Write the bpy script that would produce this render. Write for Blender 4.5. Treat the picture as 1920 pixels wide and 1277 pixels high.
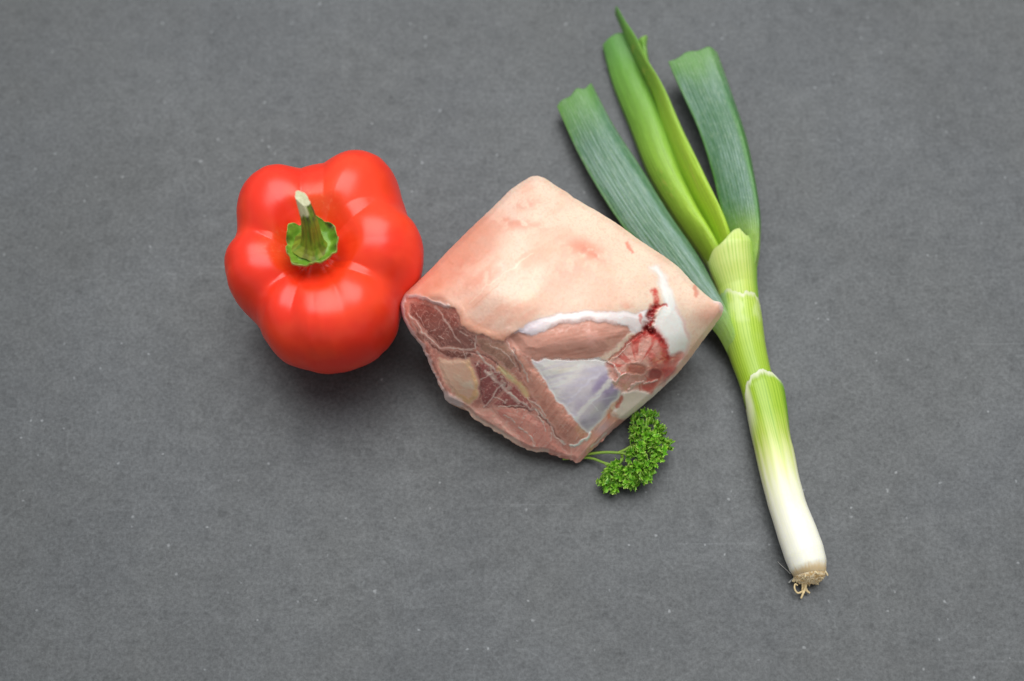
import bpy, math, random
import numpy as np
from mathutils import Vector, geometry

random.seed(7)
rng = np.random.default_rng(7)
scene = bpy.context.scene
for o in list(bpy.data.objects):
    bpy.data.objects.remove(o)

# ------------------------------------------------------------------ camera
W, H = 1920.0, 1277.0            # size of the photograph the measurements refer to
TILT = math.radians(22.0)        # off the vertical
DIST = 0.68
LENS = 55.6
cam_d = bpy.data.cameras.new("camera")
cam = bpy.data.objects.new("camera", cam_d)
scene.collection.objects.link(cam)
cam.location = (0, -DIST * math.sin(TILT), DIST * math.cos(TILT))
cam.rotation_euler = (TILT, 0, 0)
cam_d.lens = LENS
cam_d.sensor_width = 36
cam_d.clip_start = 0.01
cam_d.clip_end = 50
cam_d.dof.use_dof = True
cam_d.dof.focus_distance = 0.640
cam_d.dof.aperture_fstop = 4.5
scene.camera = cam

# ------------------------------------------------------------------ world and lamps
world = bpy.data.worlds.new("World")
scene.world = world
world.use_nodes = True
bg = world.node_tree.nodes["Background"]
bg.inputs[0].default_value = (0.98, 0.99, 1.0, 1)
bg.inputs[1].default_value = 0.37

def area(name, loc, target, size, size_y, watts, col):
    d = bpy.data.lights.new(name, 'AREA')
    d.shape = 'RECTANGLE'
    d.size, d.size_y, d.energy, d.color = size, size_y, watts, col
    o = bpy.data.objects.new(name, d)
    scene.collection.objects.link(o)
    o.location = loc
    o.rotation_euler = (Vector(target) - Vector(loc)).to_track_quat('-Z', 'Y').to_euler()
    return o
area("window_light", (0.14, 0.80, 2.05), (0.02, 0.02, 0), 2.4, 2.0, 53.0, (0.975, 0.99, 1.0))

scene.view_settings.view_transform = 'Standard'
scene.view_settings.look = 'None'
scene.view_settings.exposure = 0.2
scene.view_settings.gamma = 1.0
scene.render.engine = 'CYCLES'
scene.cycles.use_denoising = True
scene.cycles.max_bounces = 8

# ------------------------------------------------------------------ helpers
CAM = np.array(cam.location)
_r = np.array([1.0, 0, 0])
_u = np.array([0, math.cos(TILT), math.sin(TILT)])
_f = np.array([0, math.sin(TILT), -math.cos(TILT)])
K = 36.0 / LENS / W

def rays(px, py):
    px = np.asarray(px, float); py = np.asarray(py, float)
    x = (px - W / 2) * K; y = -(py - H / 2) * K
    return x[..., None] * _r + y[..., None] * _u + _f

def P(px, py, z):
    d = rays(px, py)
    t = (np.asarray(z, float) - CAM[2]) / d[..., 2]
    return CAM + d * t[..., None]

def lin(c):
    c = np.asarray(c, float) / 255.0
    return np.where(c <= 0.04045, c / 12.92, ((c + 0.055) / 1.055) ** 2.4)

def sstep(a, b, x):
    t = np.clip((x - a) / (b - a), 0, 1)
    return t * t * (3 - 2 * t)

def vnoise(x, y, z=0.0, seed=0):
    x, y, z = np.broadcast_arrays(np.asarray(x, float), np.asarray(y, float), np.asarray(z, float))
    xi, yi, zi = np.floor(x), np.floor(y), np.floor(z)
    fx, fy, fz = x - xi, y - yi, z - zi
    fx, fy, fz = [f * f * (3 - 2 * f) for f in (fx, fy, fz)]
    def h(a, b, c):
        n = (a.astype(np.int64) * 374761393 + b.astype(np.int64) * 668265263 + c.astype(np.int64) * 2147483647 + seed * 1274126177) & 0xffffffff
        n = ((n ^ (n >> 13)) * 1274126177) & 0xffffffff
        n = ((n ^ (n >> 16)) * 2246822519) & 0xffffffff
        return ((n ^ (n >> 15)) & 0xffff) / 65535.0
    r = 0
    for dx in (0, 1):
        for dy in (0, 1):
            for dz in (0, 1):
                w = (fx if dx else 1 - fx) * (fy if dy else 1 - fy) * (fz if dz else 1 - fz)
                r = r + w * h(xi + dx, yi + dy, zi + dz)
    return r

def fbm(x, y, z=0.0, o=4, seed=0):
    r = 0; a = 0.5; s = 0
    for i in range(o):
        r = r + a * vnoise(x * 2 ** i, y * 2 ** i, z * 2 ** i, seed + i * 17); s += a; a *= 0.5
    return r / s

def grid_quads(nu, nv, wrap=False):
    """vertex index u*nv+v ; wrap closes v"""
    u = np.arange(nu - 1)[:, None]; v = np.arange(nv if wrap else nv - 1)[None, :]
    v2 = (v + 1) % nv
    return np.stack([u * nv + v + 0 * u, u * nv + v2, (u + 1) * nv + v2, (u + 1) * nv + v], -1).reshape(-1, 4)

def vnormals(v, q):
    a = v[q[:, 2]] - v[q[:, 0]]; b = v[q[:, 3]] - v[q[:, 1]]
    fn = np.cross(a, b)
    n = np.zeros_like(v)
    for k in range(4):
        np.add.at(n, q[:, k], fn)
    return n / np.maximum(np.linalg.norm(n, axis=1, keepdims=True), 1e-20)

def mesh_obj(name, v, q, mat, parent=None, col=None, aux=None, normals=None, origin=None):
    v = np.asarray(v, float).reshape(-1, 3)
    if origin is not None: v = v - np.asarray(origin)
    me = bpy.data.meshes.new(name)
    q = np.asarray(q)
    k = q.shape[1]
    me.vertices.add(len(v)); me.vertices.foreach_set("co", v.astype(np.float32).ravel())
    me.loops.add(q.size); me.loops.foreach_set("vertex_index", q.astype(np.int32).ravel())
    me.polygons.add(len(q))
    me.polygons.foreach_set("loop_start", (np.arange(len(q)) * k).astype(np.int32))
    me.polygons.foreach_set("use_smooth", np.ones(len(q), bool))
    me.update(calc_edges=True)
    if col is not None:
        c = np.ones((len(v), 4), np.float32); c[:, :3] = np.asarray(col).reshape(-1, 3)
        at = me.attributes.new("tint", 'FLOAT_COLOR', 'POINT'); at.data.foreach_set("color", c.ravel())
    if aux is not None:
        at = me.attributes.new("gloss", 'FLOAT', 'POINT'); at.data.foreach_set("value", np.asarray(aux, np.float32).ravel())
    if normals is not None:
        me.normals_split_custom_set_from_vertices(normals.astype(np.float32).tolist())
    me.materials.append(mat)
    o = bpy.data.objects.new(name, me)
    scene.collection.objects.link(o)
    if parent is not None: o.parent = parent
    return o

def thing(name, label, cat, loc):
    o = bpy.data.objects.new(name, None)
    o.empty_display_size = 0.02
    scene.collection.objects.link(o)
    o.location = loc
    o["label"] = label; o["category"] = cat
    bpy.context.view_layer.update()
    return o

def catmull(pts, n):
    p = np.asarray(pts, float)
    e = np.vstack([2 * p[0] - p[1], p, 2 * p[-1] - p[-2]])
    s = np.linspace(0, len(p) - 1 - 1e-9, n)
    i = s.astype(int); t = (s - i)[:, None]
    a, b, c, d = e[i], e[i + 1], e[i + 2], e[i + 3]
    return 0.5 * ((2 * b) + (c - a) * t + (2 * a - 5 * b + 4 * c - d) * t ** 2 + (3 * b - a - 3 * c + d) * t ** 3)

def pinterp(x, xs, ys):
    """piecewise-linear for scalars or vectors"""
    ys = np.asarray(ys, float)
    if ys.ndim == 1: return np.interp(x, xs, ys)
    return np.stack([np.interp(x, xs, ys[:, k]) for k in range(ys.shape[1])], -1)

def material(name, rough=0.45, sss=0.0, radius=(0.004, 0.0015, 0.001), bump=0.0, bscale=400, coat=0.0, coat_r=0.2,
             spec=0.5, use_gloss=False, bstretch=None, trans=0.0, tintvar=0.0):
    m = bpy.data.materials.new(name); m.use_nodes = True
    nt = m.node_tree; b = nt.nodes["Principled BSDF"]
    at = nt.nodes.new("ShaderNodeAttribute"); at.attribute_name = "tint"
    csock = at.outputs["Color"]
    tc = nt.nodes.new("ShaderNodeTexCoord")
    if tintvar:
        nz = nt.nodes.new("ShaderNodeTexNoise"); nz.inputs["Scale"].default_value = 900; nz.inputs["Detail"].default_value = 3
        nt.links.new(tc.outputs["Object"], nz.inputs["Vector"])
        mr = nt.nodes.new("ShaderNodeMapRange"); mr.inputs[1].default_value = 0.3; mr.inputs[2].default_value = 0.7
        mr.inputs[3].default_value = 1 - tintvar; mr.inputs[4].default_value = 1 + tintvar
        nt.links.new(nz.outputs[0], mr.inputs[0])
        mx = nt.nodes.new("ShaderNodeVectorMath"); mx.operation = 'SCALE'
        nt.links.new(csock, mx.inputs[0]); nt.links.new(mr.outputs[0], mx.inputs["Scale"])
        csock = mx.outputs[0]
    nt.links.new(csock, b.inputs["Base Color"])
    b.inputs["Roughness"].default_value = rough
    b.inputs["Specular IOR Level"].default_value = spec
    if use_gloss:
        ga = nt.nodes.new("ShaderNodeAttribute"); ga.attribute_name = "gloss"
        nt.links.new(ga.outputs["Fac"], b.inputs["Roughness"])
    if sss:
        b.inputs["Subsurface Weight"].default_value = sss
        b.inputs["Subsurface Radius"].default_value = radius
        b.inputs["Subsurface Scale"].default_value = 1.0
    if coat:
        b.inputs["Coat Weight"].default_value = coat; b.inputs["Coat Roughness"].default_value = coat_r
    if bump:
        n = nt.nodes.new("ShaderNodeTexNoise"); n.inputs["Scale"].default_value = bscale; n.inputs["Detail"].default_value = 4
        src = tc.outputs["Object"]
        nt.links.new(src, n.inputs["Vector"])
        bp = nt.nodes.new("ShaderNodeBump"); bp.inputs["Strength"].default_value = bump; bp.inputs["Distance"].default_value = 0.0005
        nt.links.new(n.outputs[0], bp.inputs["Height"]); nt.links.new(bp.outputs[0], b.inputs["Normal"])
    return m

# ------------------------------------------------------------------ the setting: countertop
def stone_material():
    m = bpy.data.materials.new("dark_grey_stone"); m.use_nodes = True
    nt = m.node_tree; N = nt.nodes; L = nt.links; b = N["Principled BSDF"]
    tc = N.new("ShaderNodeTexCoord")
    def noise(scale, detail=4, rough=0.6, dist=0.0):
        n = N.new("ShaderNodeTexNoise"); n.inputs["Scale"].default_value = scale; n.inputs["Detail"].default_value = detail
        n.inputs["Roughness"].default_value = rough; n.inputs["Distortion"].default_value = dist
        L.new(tc.outputs["Object"], n.inputs["Vector"]); return n.outputs[0]
    def mr(s, a, b_, c, d, clamp=True):
        n = N.new("ShaderNodeMapRange"); n.clamp = clamp
        for i, v in enumerate((a, b_, c, d)): n.inputs[i + 1].default_value = v
        L.new(s, n.inputs[0]); return n.outputs[0]
    def math_(op, a, b_=None):
        n = N.new("ShaderNodeMath"); n.operation = op
        for i, s in enumerate((a, b_)):
            if s is None: continue
            if isinstance(s, (int, float)): n.inputs[i].default_value = s
            else: L.new(s, n.inputs[i])
        return n.outputs[0]
    def vor(scale, feature='F1', warp=0.0):
        v = N.new("ShaderNodeTexVoronoi"); v.feature = feature; v.inputs["Scale"].default_value = scale
        if warp:
            nz = N.new("ShaderNodeTexNoise"); nz.inputs["Scale"].default_value = scale * 0.8; nz.inputs["Detail"].default_value = 3
            L.new(tc.outputs["Object"], nz.inputs["Vector"])
            s = N.new("ShaderNodeVectorMath"); s.operation = 'SCALE'; s.inputs["Scale"].default_value = warp
            L.new(nz.outputs[1], s.inputs[0])
            a = N.new("ShaderNodeVectorMath"); a.operation = 'ADD'
            L.new(tc.outputs["Object"], a.inputs[0]); L.new(s.outputs[0], a.inputs[1]); L.new(a.outputs[0], v.inputs["Vector"])
        else:
            L.new(tc.outputs["Object"], v.inputs["Vector"])
        return v
    base = mr(noise(14, 5, 0.65), 0.3, 0.7, 0.90, 1.10)
    mid = mr(noise(130, 6, 0.75, 0.6), 0.3, 0.7, 0.90, 1.10)
    fine = mr(noise(620, 5, 0.8), 0.3, 0.7, 0.66, 1.36)
    # darker rounded grains
    v1 = vor(190, warp=0.004)
    g1 = mr(v1.outputs["Distance"], 0.28, 0.42, 1.0, 0.0)
    pick1 = mr(v1.outputs["Color"], 0.62, 0.66, 0.0, 1.0)
    dark = math_('SUBTRACT', 1.0, math_('MULTIPLY', math_('MULTIPLY', g1, pick1), 0.10))
    v1b = vor(95, warp=0.006)
    g1b = mr(v1b.outputs["Distance"], 0.22, 0.36, 1.0, 0.0)
    pick1b = mr(v1b.outputs["Color"], 0.70, 0.72, 0.0, 1.0)
    darkb = math_('SUBTRACT', 1.0, math_('MULTIPLY', math_('MULTIPLY', g1b, pick1b), 0.08))
    # small pale flecks
    v2 = vor(260, warp=0.003)
    g2 = mr(v2.outputs["Distance"], 0.07, 0.2, 1.0, 0.0)
    pick2 = mr(v2.outputs["Color"], 0.80, 0.83, 0.0, 1.0)
    light = math_('ADD', 1.0, math_('MULTIPLY', math_('MULTIPLY', g2, pick2), 1.2))
    # faint pale threads between the grains
    v3 = vor(120, 'DISTANCE_TO_EDGE', warp=0.006)
    g3 = mr(v3.outputs["Distance"], 0.0, 0.06, 1.0, 0.0)
    thread = math_('ADD', 1.0, math_('MULTIPLY', math_('MULTIPLY', g3, mr(noise(60, 2), 0.45, 0.6, 0, 1)), 0.13))
    # faint long scuffs
    mp = N.new("ShaderNodeMapping"); mp.inputs["Rotation"].default_value = (0, 0, 0.35); mp.inputs["Scale"].default_value = (1.2, 90, 1)
    L.new(tc.outputs["Object"], mp.inputs["Vector"])
    sn = N.new("ShaderNodeTexNoise"); sn.inputs["Scale"].default_value = 5; sn.inputs["Detail"].default_value = 2; sn.inputs["Distortion"].default_value = 0.4
    L.new(mp.outputs[0], sn.inputs["Vector"])
    scuff = math_('ADD', 1.0, math_('MULTIPLY', math_('MULTIPLY', mr(sn.outputs[0], 0.68, 0.74, 0, 1), mr(noise(7, 2), 0.5, 0.62, 0, 1)), 0.28))
    val = base
    for s in (mid, fine, dark, darkb, light, thread, scuff): val = math_('MULTIPLY', val, s)
    hue = N.new("ShaderNodeMix"); hue.data_type = 'RGBA'
    hue.inputs[6].default_value = (0.053, 0.058, 0.062, 1); hue.inputs[7].default_value = (0.056, 0.060, 0.061, 1)
    L.new(mr(noise(9, 4), 0.4, 0.6, 0, 1), hue.inputs[0])
    sc = N.new("ShaderNodeVectorMath"); sc.operation = 'SCALE'
    L.new(hue.outputs[2], sc.inputs[0]); L.new(val, sc.inputs["Scale"]); L.new(sc.outputs[0], b.inputs["Base Color"])
    L.new(mr(noise(120, 4), 0.3, 0.7, 0.36, 0.46), b.inputs["Roughness"])
    L.new(math_('MULTIPLY', math_('POWER', val, 0.8), 0.47), b.inputs["Specular IOR Level"])
    bp = N.new("ShaderNodeBump"); bp.inputs["Strength"].default_value = 0.25; bp.inputs["Distance"].default_value = 0.0003
    L.new(noise(500, 5), bp.inputs["Height"]); L.new(bp.outputs[0], b.inputs["Normal"])
    return m

def build_counter():
    hx, hy, zb = 0.9, 0.7, -0.03
    v = [(-hx, -hy, zb), (hx, -hy, zb), (hx, hy, zb), (-hx, hy, zb), (-hx, -hy, 0), (hx, -hy, 0), (hx, hy, 0), (-hx, hy, 0)]
    q = [(3, 2, 1, 0), (4, 5, 6, 7), (0, 1, 5, 4), (1, 2, 6, 5), (2, 3, 7, 6), (3, 0, 4, 7)]
    me = bpy.data.meshes.new("countertop"); me.from_pydata(v, [], q); me.materials.append(stone_material())
    o = bpy.data.objects.new("countertop", me); scene.collection.objects.link(o)
    o["kind"] = "structure"
    o["label"] = "dark grey speckled stone countertop under the food"
build_counter()

# ------------------------------------------------------------------ red bell pepper
def build_pepper():
    base = P(622, 578, 0.0)
    root = thing("bell_pepper", "whole red bell pepper with green stem standing left of the meat", "pepper", base)
    NT, NP = 260, 432
    prof = catmull([(0.0, 6.3), (0.55, 6.3), (1.05, 6.45), (1.65, 6.9), (2.3, 7.3), (3.0, 7.2), (3.6, 6.65), (4.0, 5.7), (4.1, 4.5),
                    (3.95, 3.1), (3.55, 1.8), (3.08, 0.8), (2.45, 0.08), (1.7, 0.12), (1.0, 0.6), (0.0, 0.8)], NT) * 0.01
    t = np.linspace(0, 1, NT)[:, None]
    ph = np.linspace(0, 2 * np.pi, NP, endpoint=False)[None, :]
    deg = np.degrees(ph)
    rho, z = prof[:, 0:1], prof[:, 1:2]
    # how far each lobe bulges
    la = np.array([-85, 5, 68, 127, 190, 240, 275, 365, 428]); lr = np.array([1.08, 1.14, 1.50, 1.28, 1.00, 1.03, 1.08, 1.14, 1.50])
    xs = np.arange(-90, 420)
    sm = np.interp(xs, la, lr); kern = np.exp(-np.linspace(-2, 2, 41) ** 2); kern /= kern.sum()
    sm = np.convolve(np.pad(sm, 20, mode='edge'), kern, 'valid')
    lobe = np.interp(deg, xs, sm)
    hz = np.interp(deg, [-85, 5, 68, 127, 190, 275, 365], [-0.25, 0.1, 0.6, 0.3, -0.15, -0.25, 0.1]) * 0.01
    G = [(98, 1.0, 17), (158, 0.80, 17), (221, 0.80, 16), (256, 0.32, 8), (297, 0.16, 8), (332, 0.90, 16), (39, 0.80, 18)]
    gr = 0; 
    tn = t
    for a, amp, w in G:
        # grooves wander a little with height
        wob = 6 * np.sin(4.2 * tn + a) * (tn > 0.1)
        d = (deg - a - wob + 180) % 360 - 180
        wt = w * (1.15 - 0.15 * tn)
        fall = 1.0 if amp > 0.5 else sstep(0.62, 0.30, tn)
        gr = gr + amp * fall / (1 + (np.abs(d) / wt) ** (1.45 + 0.8 * sstep(0.25, 0.5, tn)))
    gr = np.minimum(gr, 1.05)
    depth = pinterp(t[:, 0], [0, .10, .2, .32, .45, .6, .75, .9, 1], [0.0, .18, .31, .33, .27, .18, .15, .18, 0])[:, None]
    kt = np.hanning(45); kt /= kt.sum()
    smt = lambda a: np.convolve(np.pad(a[:, 0], 22, mode='edge'), kt, 'valid')[:, None]
    depth = smt(depth)
    rad = rho * lobe * (1 - depth * gr)
    shoulder = pinterp(t[:, 0], [0, .08, .18, .3, .42, .55, 1], [0, .35, .85, 1, .55, .1, 0])[:, None]
    shoulder = smt(shoulder)
    # puffy lobes: raised between grooves
    zz = z - shoulder * gr * 0.0100 + shoulder * hz
    und = (fbm(np.cos(ph) * 3 + 5 + 0 * t, np.sin(ph) * 3 + 5 + 0 * t, t * 4, 3) - 0.5)
    und2 = (fbm(np.cos(ph) * 7 + 5 + 0 * t, np.sin(ph) * 7 + 5 + 0 * t, t * 5, 3, 8) - 0.5)
    rad = rad * (1 + 0.05 * und + 0.018 * und2)
    lean = np.array([0.004, 0.000]) * 1.0
    x = rad * np.cos(ph) + (zz - 0.03) * -0.03
    y = rad * np.sin(ph) + (zz - 0.03) * -0.02
    zmin = zz.min()
    v = np.stack([x, y, zz - zmin], -1).reshape(-1, 3)
    # colour of the ripe skin
    n1 = fbm(v[:, 0] * 60, v[:, 1] * 60, v[:, 2] * 60, 4, 5)
    red = lin((248, 64, 26)); deep = lin((240, 48, 20)); org = lin((240, 92, 34))
    c = deep + (red - deep) * sstep(0.35, 0.65, n1)[:, None]
    tt = np.repeat(t[:, 0], NP)
    fleck = fbm(v[:, 0] * 170, v[:, 1] * 170, v[:, 2] * 170, 3, 9)
    oz = sstep(0.48, 0.7, fbm(v[:, 0] * 45, v[:, 1] * 45, v[:, 2] * 45, 2, 21)) * sstep(0.06, 0.12, tt) * sstep(0.36, 0.2, tt)
    c = c + (org - c) * (0.65 * oz * (0.7 + 0.3 * sstep(0.25, 0.6, fleck)))[:, None]
    c = c + (lin((244, 120, 60)) - c) * (0.6 * sstep(0.10, 0.04, tt))[:, None]
    speck = sstep(0.74, 0.80, vnoise(v[:, 0] * 1400, v[:, 1] * 1400, v[:, 2] * 1400, 3)) * oz
    c = c + (lin((250, 170, 110)) - c) * (0.15 * speck)[:, None]
    q = grid_quads(NT, NP, True)[:, ::-1]
    m = material("red_pepper_skin", rough=0.34, sss=0.2, radius=(0.004, 0.0008, 0.0005), bump=0.04, bscale=220, spec=0.55)
    mesh_obj("flesh", v, q, m, root, c)
    # calyx
    z0 = 0.0645 - zmin
    off = np.array([-0.001, -0.001])
    NR, NA = 46, 200
    r = np.linspace(0, 1, NR)[:, None]; a = np.linspace(0, 2 * np.pi, NA, endpoint=False)[None, :]
    rim = 0.0110 * (1 + 0.05 * np.sin(5 * a + 0.5) + 0.05 * np.sin(3 * a + 2) + 0.025 * np.sin(11 * a) + 0.012 * np.sin(17 * a + 1))
    rim = rim * (1 + 0.20 * np.exp(-((np.degrees(a) - 48) / 20) ** 2) - 0.10 * np.exp(-((np.degrees(a) - 95) / 22) ** 2))
    cz = 0.0008 + 0.0050 * sstep(0.60, 1.0, r) * (0.8 + 0.35 * np.sin(5 * a + 1)) + 0.0022 * np.exp(-(r / 0.38) ** 2)
    cz = cz + 0.0007 * r ** 6 * np.sin(13 * a + 2) + 0.0004 * r ** 8 * np.sin(23 * a)
    rr = r * rim * (1 - 0.07 * sstep(0.88, 1.0, r) * (1 + 0.6 * np.sin(7 * a)))
    top = np.stack([rr * np.cos(a) + off[0], rr * np.sin(a) + off[1], z0 + cz], -1)
    bot = top.copy(); bot[..., 2] -= 0.0011 + 0.0005 * (1 - r); bot[..., :2] = off + (bot[..., :2] - off) * (1 + 0.02 * r[..., None])
    v = np.concatenate([top, bot[::-1]], 0).reshape(-1, 3)
    R2 = np.concatenate([r, r[::-1]])[:, 0]; R2 = np.repeat(R2, NA)
    n = fbm(v[:, 0] * 260, v[:, 1] * 260, v[:, 2] * 260, 4, 31)
    g1, g2 = lin((104, 150, 36)), lin((138, 178, 58))
    c = g1 + (g2 - g1) * sstep(0.35, 0.65, n)[:, None]
    brown = sstep(0.52, 0.66, fbm(v[:, 0] * 330, v[:, 1] * 330, v[:, 2] * 330, 3, 41)) * sstep(0.70, 0.93, R2)
    c = c + (lin((92, 74, 30)) - c) * (0.85 * brown)[:, None]
    edge = sstep(0.93, 1.0, R2)
    c = c + (lin((176, 190, 110)) - c) * (0.55 * edge)[:, None]
    spot = np.exp(-(((v[:, 0] - off[0] - 0.0072) / 0.0010) ** 2 + ((v[:, 1] - off[1] - 0.0078) / 0.0010) ** 2))
    c = c + (lin((40, 42, 16)) - c) * (0.8 * spot)[:, None]
    calm = material("pepper_calyx", rough=0.5, bump=0.3, bscale=900, sss=0.1, radius=(0.001, 0.0012, 0.0004))
    mesh_obj("calyx", v, grid_quads(2 * NR, NA, True), calm, root, c)
    # stem
    S = np.array(base)
    p0 = np.array([off[0], off[1] + 0.0005, z0 + 0.0005])
    tip = P(567, 372, 0.0905) - S
    mid = p0 * 0.45 + tip * 0.55 + np.array([0.0012, -0.0010, 0.002])
    ctr = catmull([p0, p0 * 0.72 + mid * 0.28 + np.array([0.0003, 0, 0.0006]), mid, tip], 70)
    tg = np.gradient(ctr, axis=0); tg /= np.linalg.norm(tg, axis=1, keepdims=True)
    ex = np.array([1.0, 0, 0]); e1 = ex - tg * (tg @ ex)[:, None]; e1 /= np.linalg.norm(e1, axis=1, keepdims=True); e2 = np.cross(tg, e1)
    s = np.linspace(0, 1, 70)
    rad = np.interp(s, [0, .08, .2, .45, .75, .92, 1], [.0078, .0060, .0046, .0036, .0028, .0025, .0023])
    NA = 72; a = np.linspace(0, 2 * np.pi, NA, endpoint=False)
    ridge = 1 + 0.07 * np.cos(5 * a + 0.6) + 0.03 * np.cos(9 * a)
    vv = ctr[:, None, :] + (rad[:, None] * ridge[None] * np.cos(a))[..., None] * e1[:, None] + (rad[:, None] * ridge[None] * np.sin(a))[..., None] * e2[:, None]
    # slanted cut: the top ring leans
    sl = np.linspace(0, 1, 70)[:, None] ** 6 * (np.cos(a - 2.6)[None] * 0.0026)
    vv = vv + sl[..., None] * tg[:, None]
    v = vv.reshape(-1, 3)
    ss = np.repeat(s, NA); aa = np.tile(a, 70)
    n = fbm(np.cos(aa) * 3 + 4, np.sin(aa) * 3 + 4, ss * 4, 4, 51)
    c = lin((102, 138, 30)) + (lin((140, 150, 40)) - lin((102, 138, 30))) * sstep(0.35, 0.6, n)[:, None]
    c = c + (lin((92, 66, 22)) - c) * (0.5 * sstep(0.5, 0.62, fbm(np.cos(aa) * 5 + 9, np.sin(aa) * 5, ss * 2, 3, 52)))[:, None]
    dark = sstep(0.62, 0.78, ss) * sstep(0.4, 0.6, fbm(np.cos(aa) * 4, np.sin(aa) * 4 + 7, ss * 14, 3, 55))
    c = c + (lin((60, 60, 34)) - c) * (0.8 * dark)[:, None]
    dd = np.abs((np.degrees(aa) - 250 + 180) % 360 - 180)
    pale = sstep(0.76, 0.82, ss + 0.10 * (n - 0.5)) * sstep(58, 36, dd)
    c = c + (lin((205, 205, 160)) - c) * pale[:, None]
    sm_ = material("pepper_stem", rough=0.5, bump=0.5, bscale=700)
    st = mesh_obj("stem", v, grid_quads(70, NA, True), sm_, root, c)
    # dried cut end of the stem
    ring = vv[-1]; cc = ring.mean(0)
    rings = np.stack([cc + (ring - cc) * f + tg[-1] * (0.0004 * (1 - f)) * (1 if f else 0.2) for f in (1.03, 0.8, 0.5, 0.25, 0.02)])
    v = rings.reshape(-1, 3)
    n = fbm(v[:, 0] * 900, v[:, 1] * 900, v[:, 2] * 900, 3, 61)
    c = lin((178, 176, 128)) + (lin((226, 224, 190)) - lin((178, 176, 128))) * n[:, None]
    mesh_obj("cut_end", v, grid_quads(5, NA, True), sm_, st, c)
build_pepper()

# ------------------------------------------------------------------ piece of pork on the bone
def z2(pts): return np.array([(730 + x / 2.2015, 310 + y / 2.2015) for x, y in pts])
def z3(pts): return np.array([(740 + x / 3.547, 520 + y / 3.547) for x, y in pts])
def z4(pts): return np.array([(930 + x / 3.1136, 480 + y / 3.1136) for x, y in pts])

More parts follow.
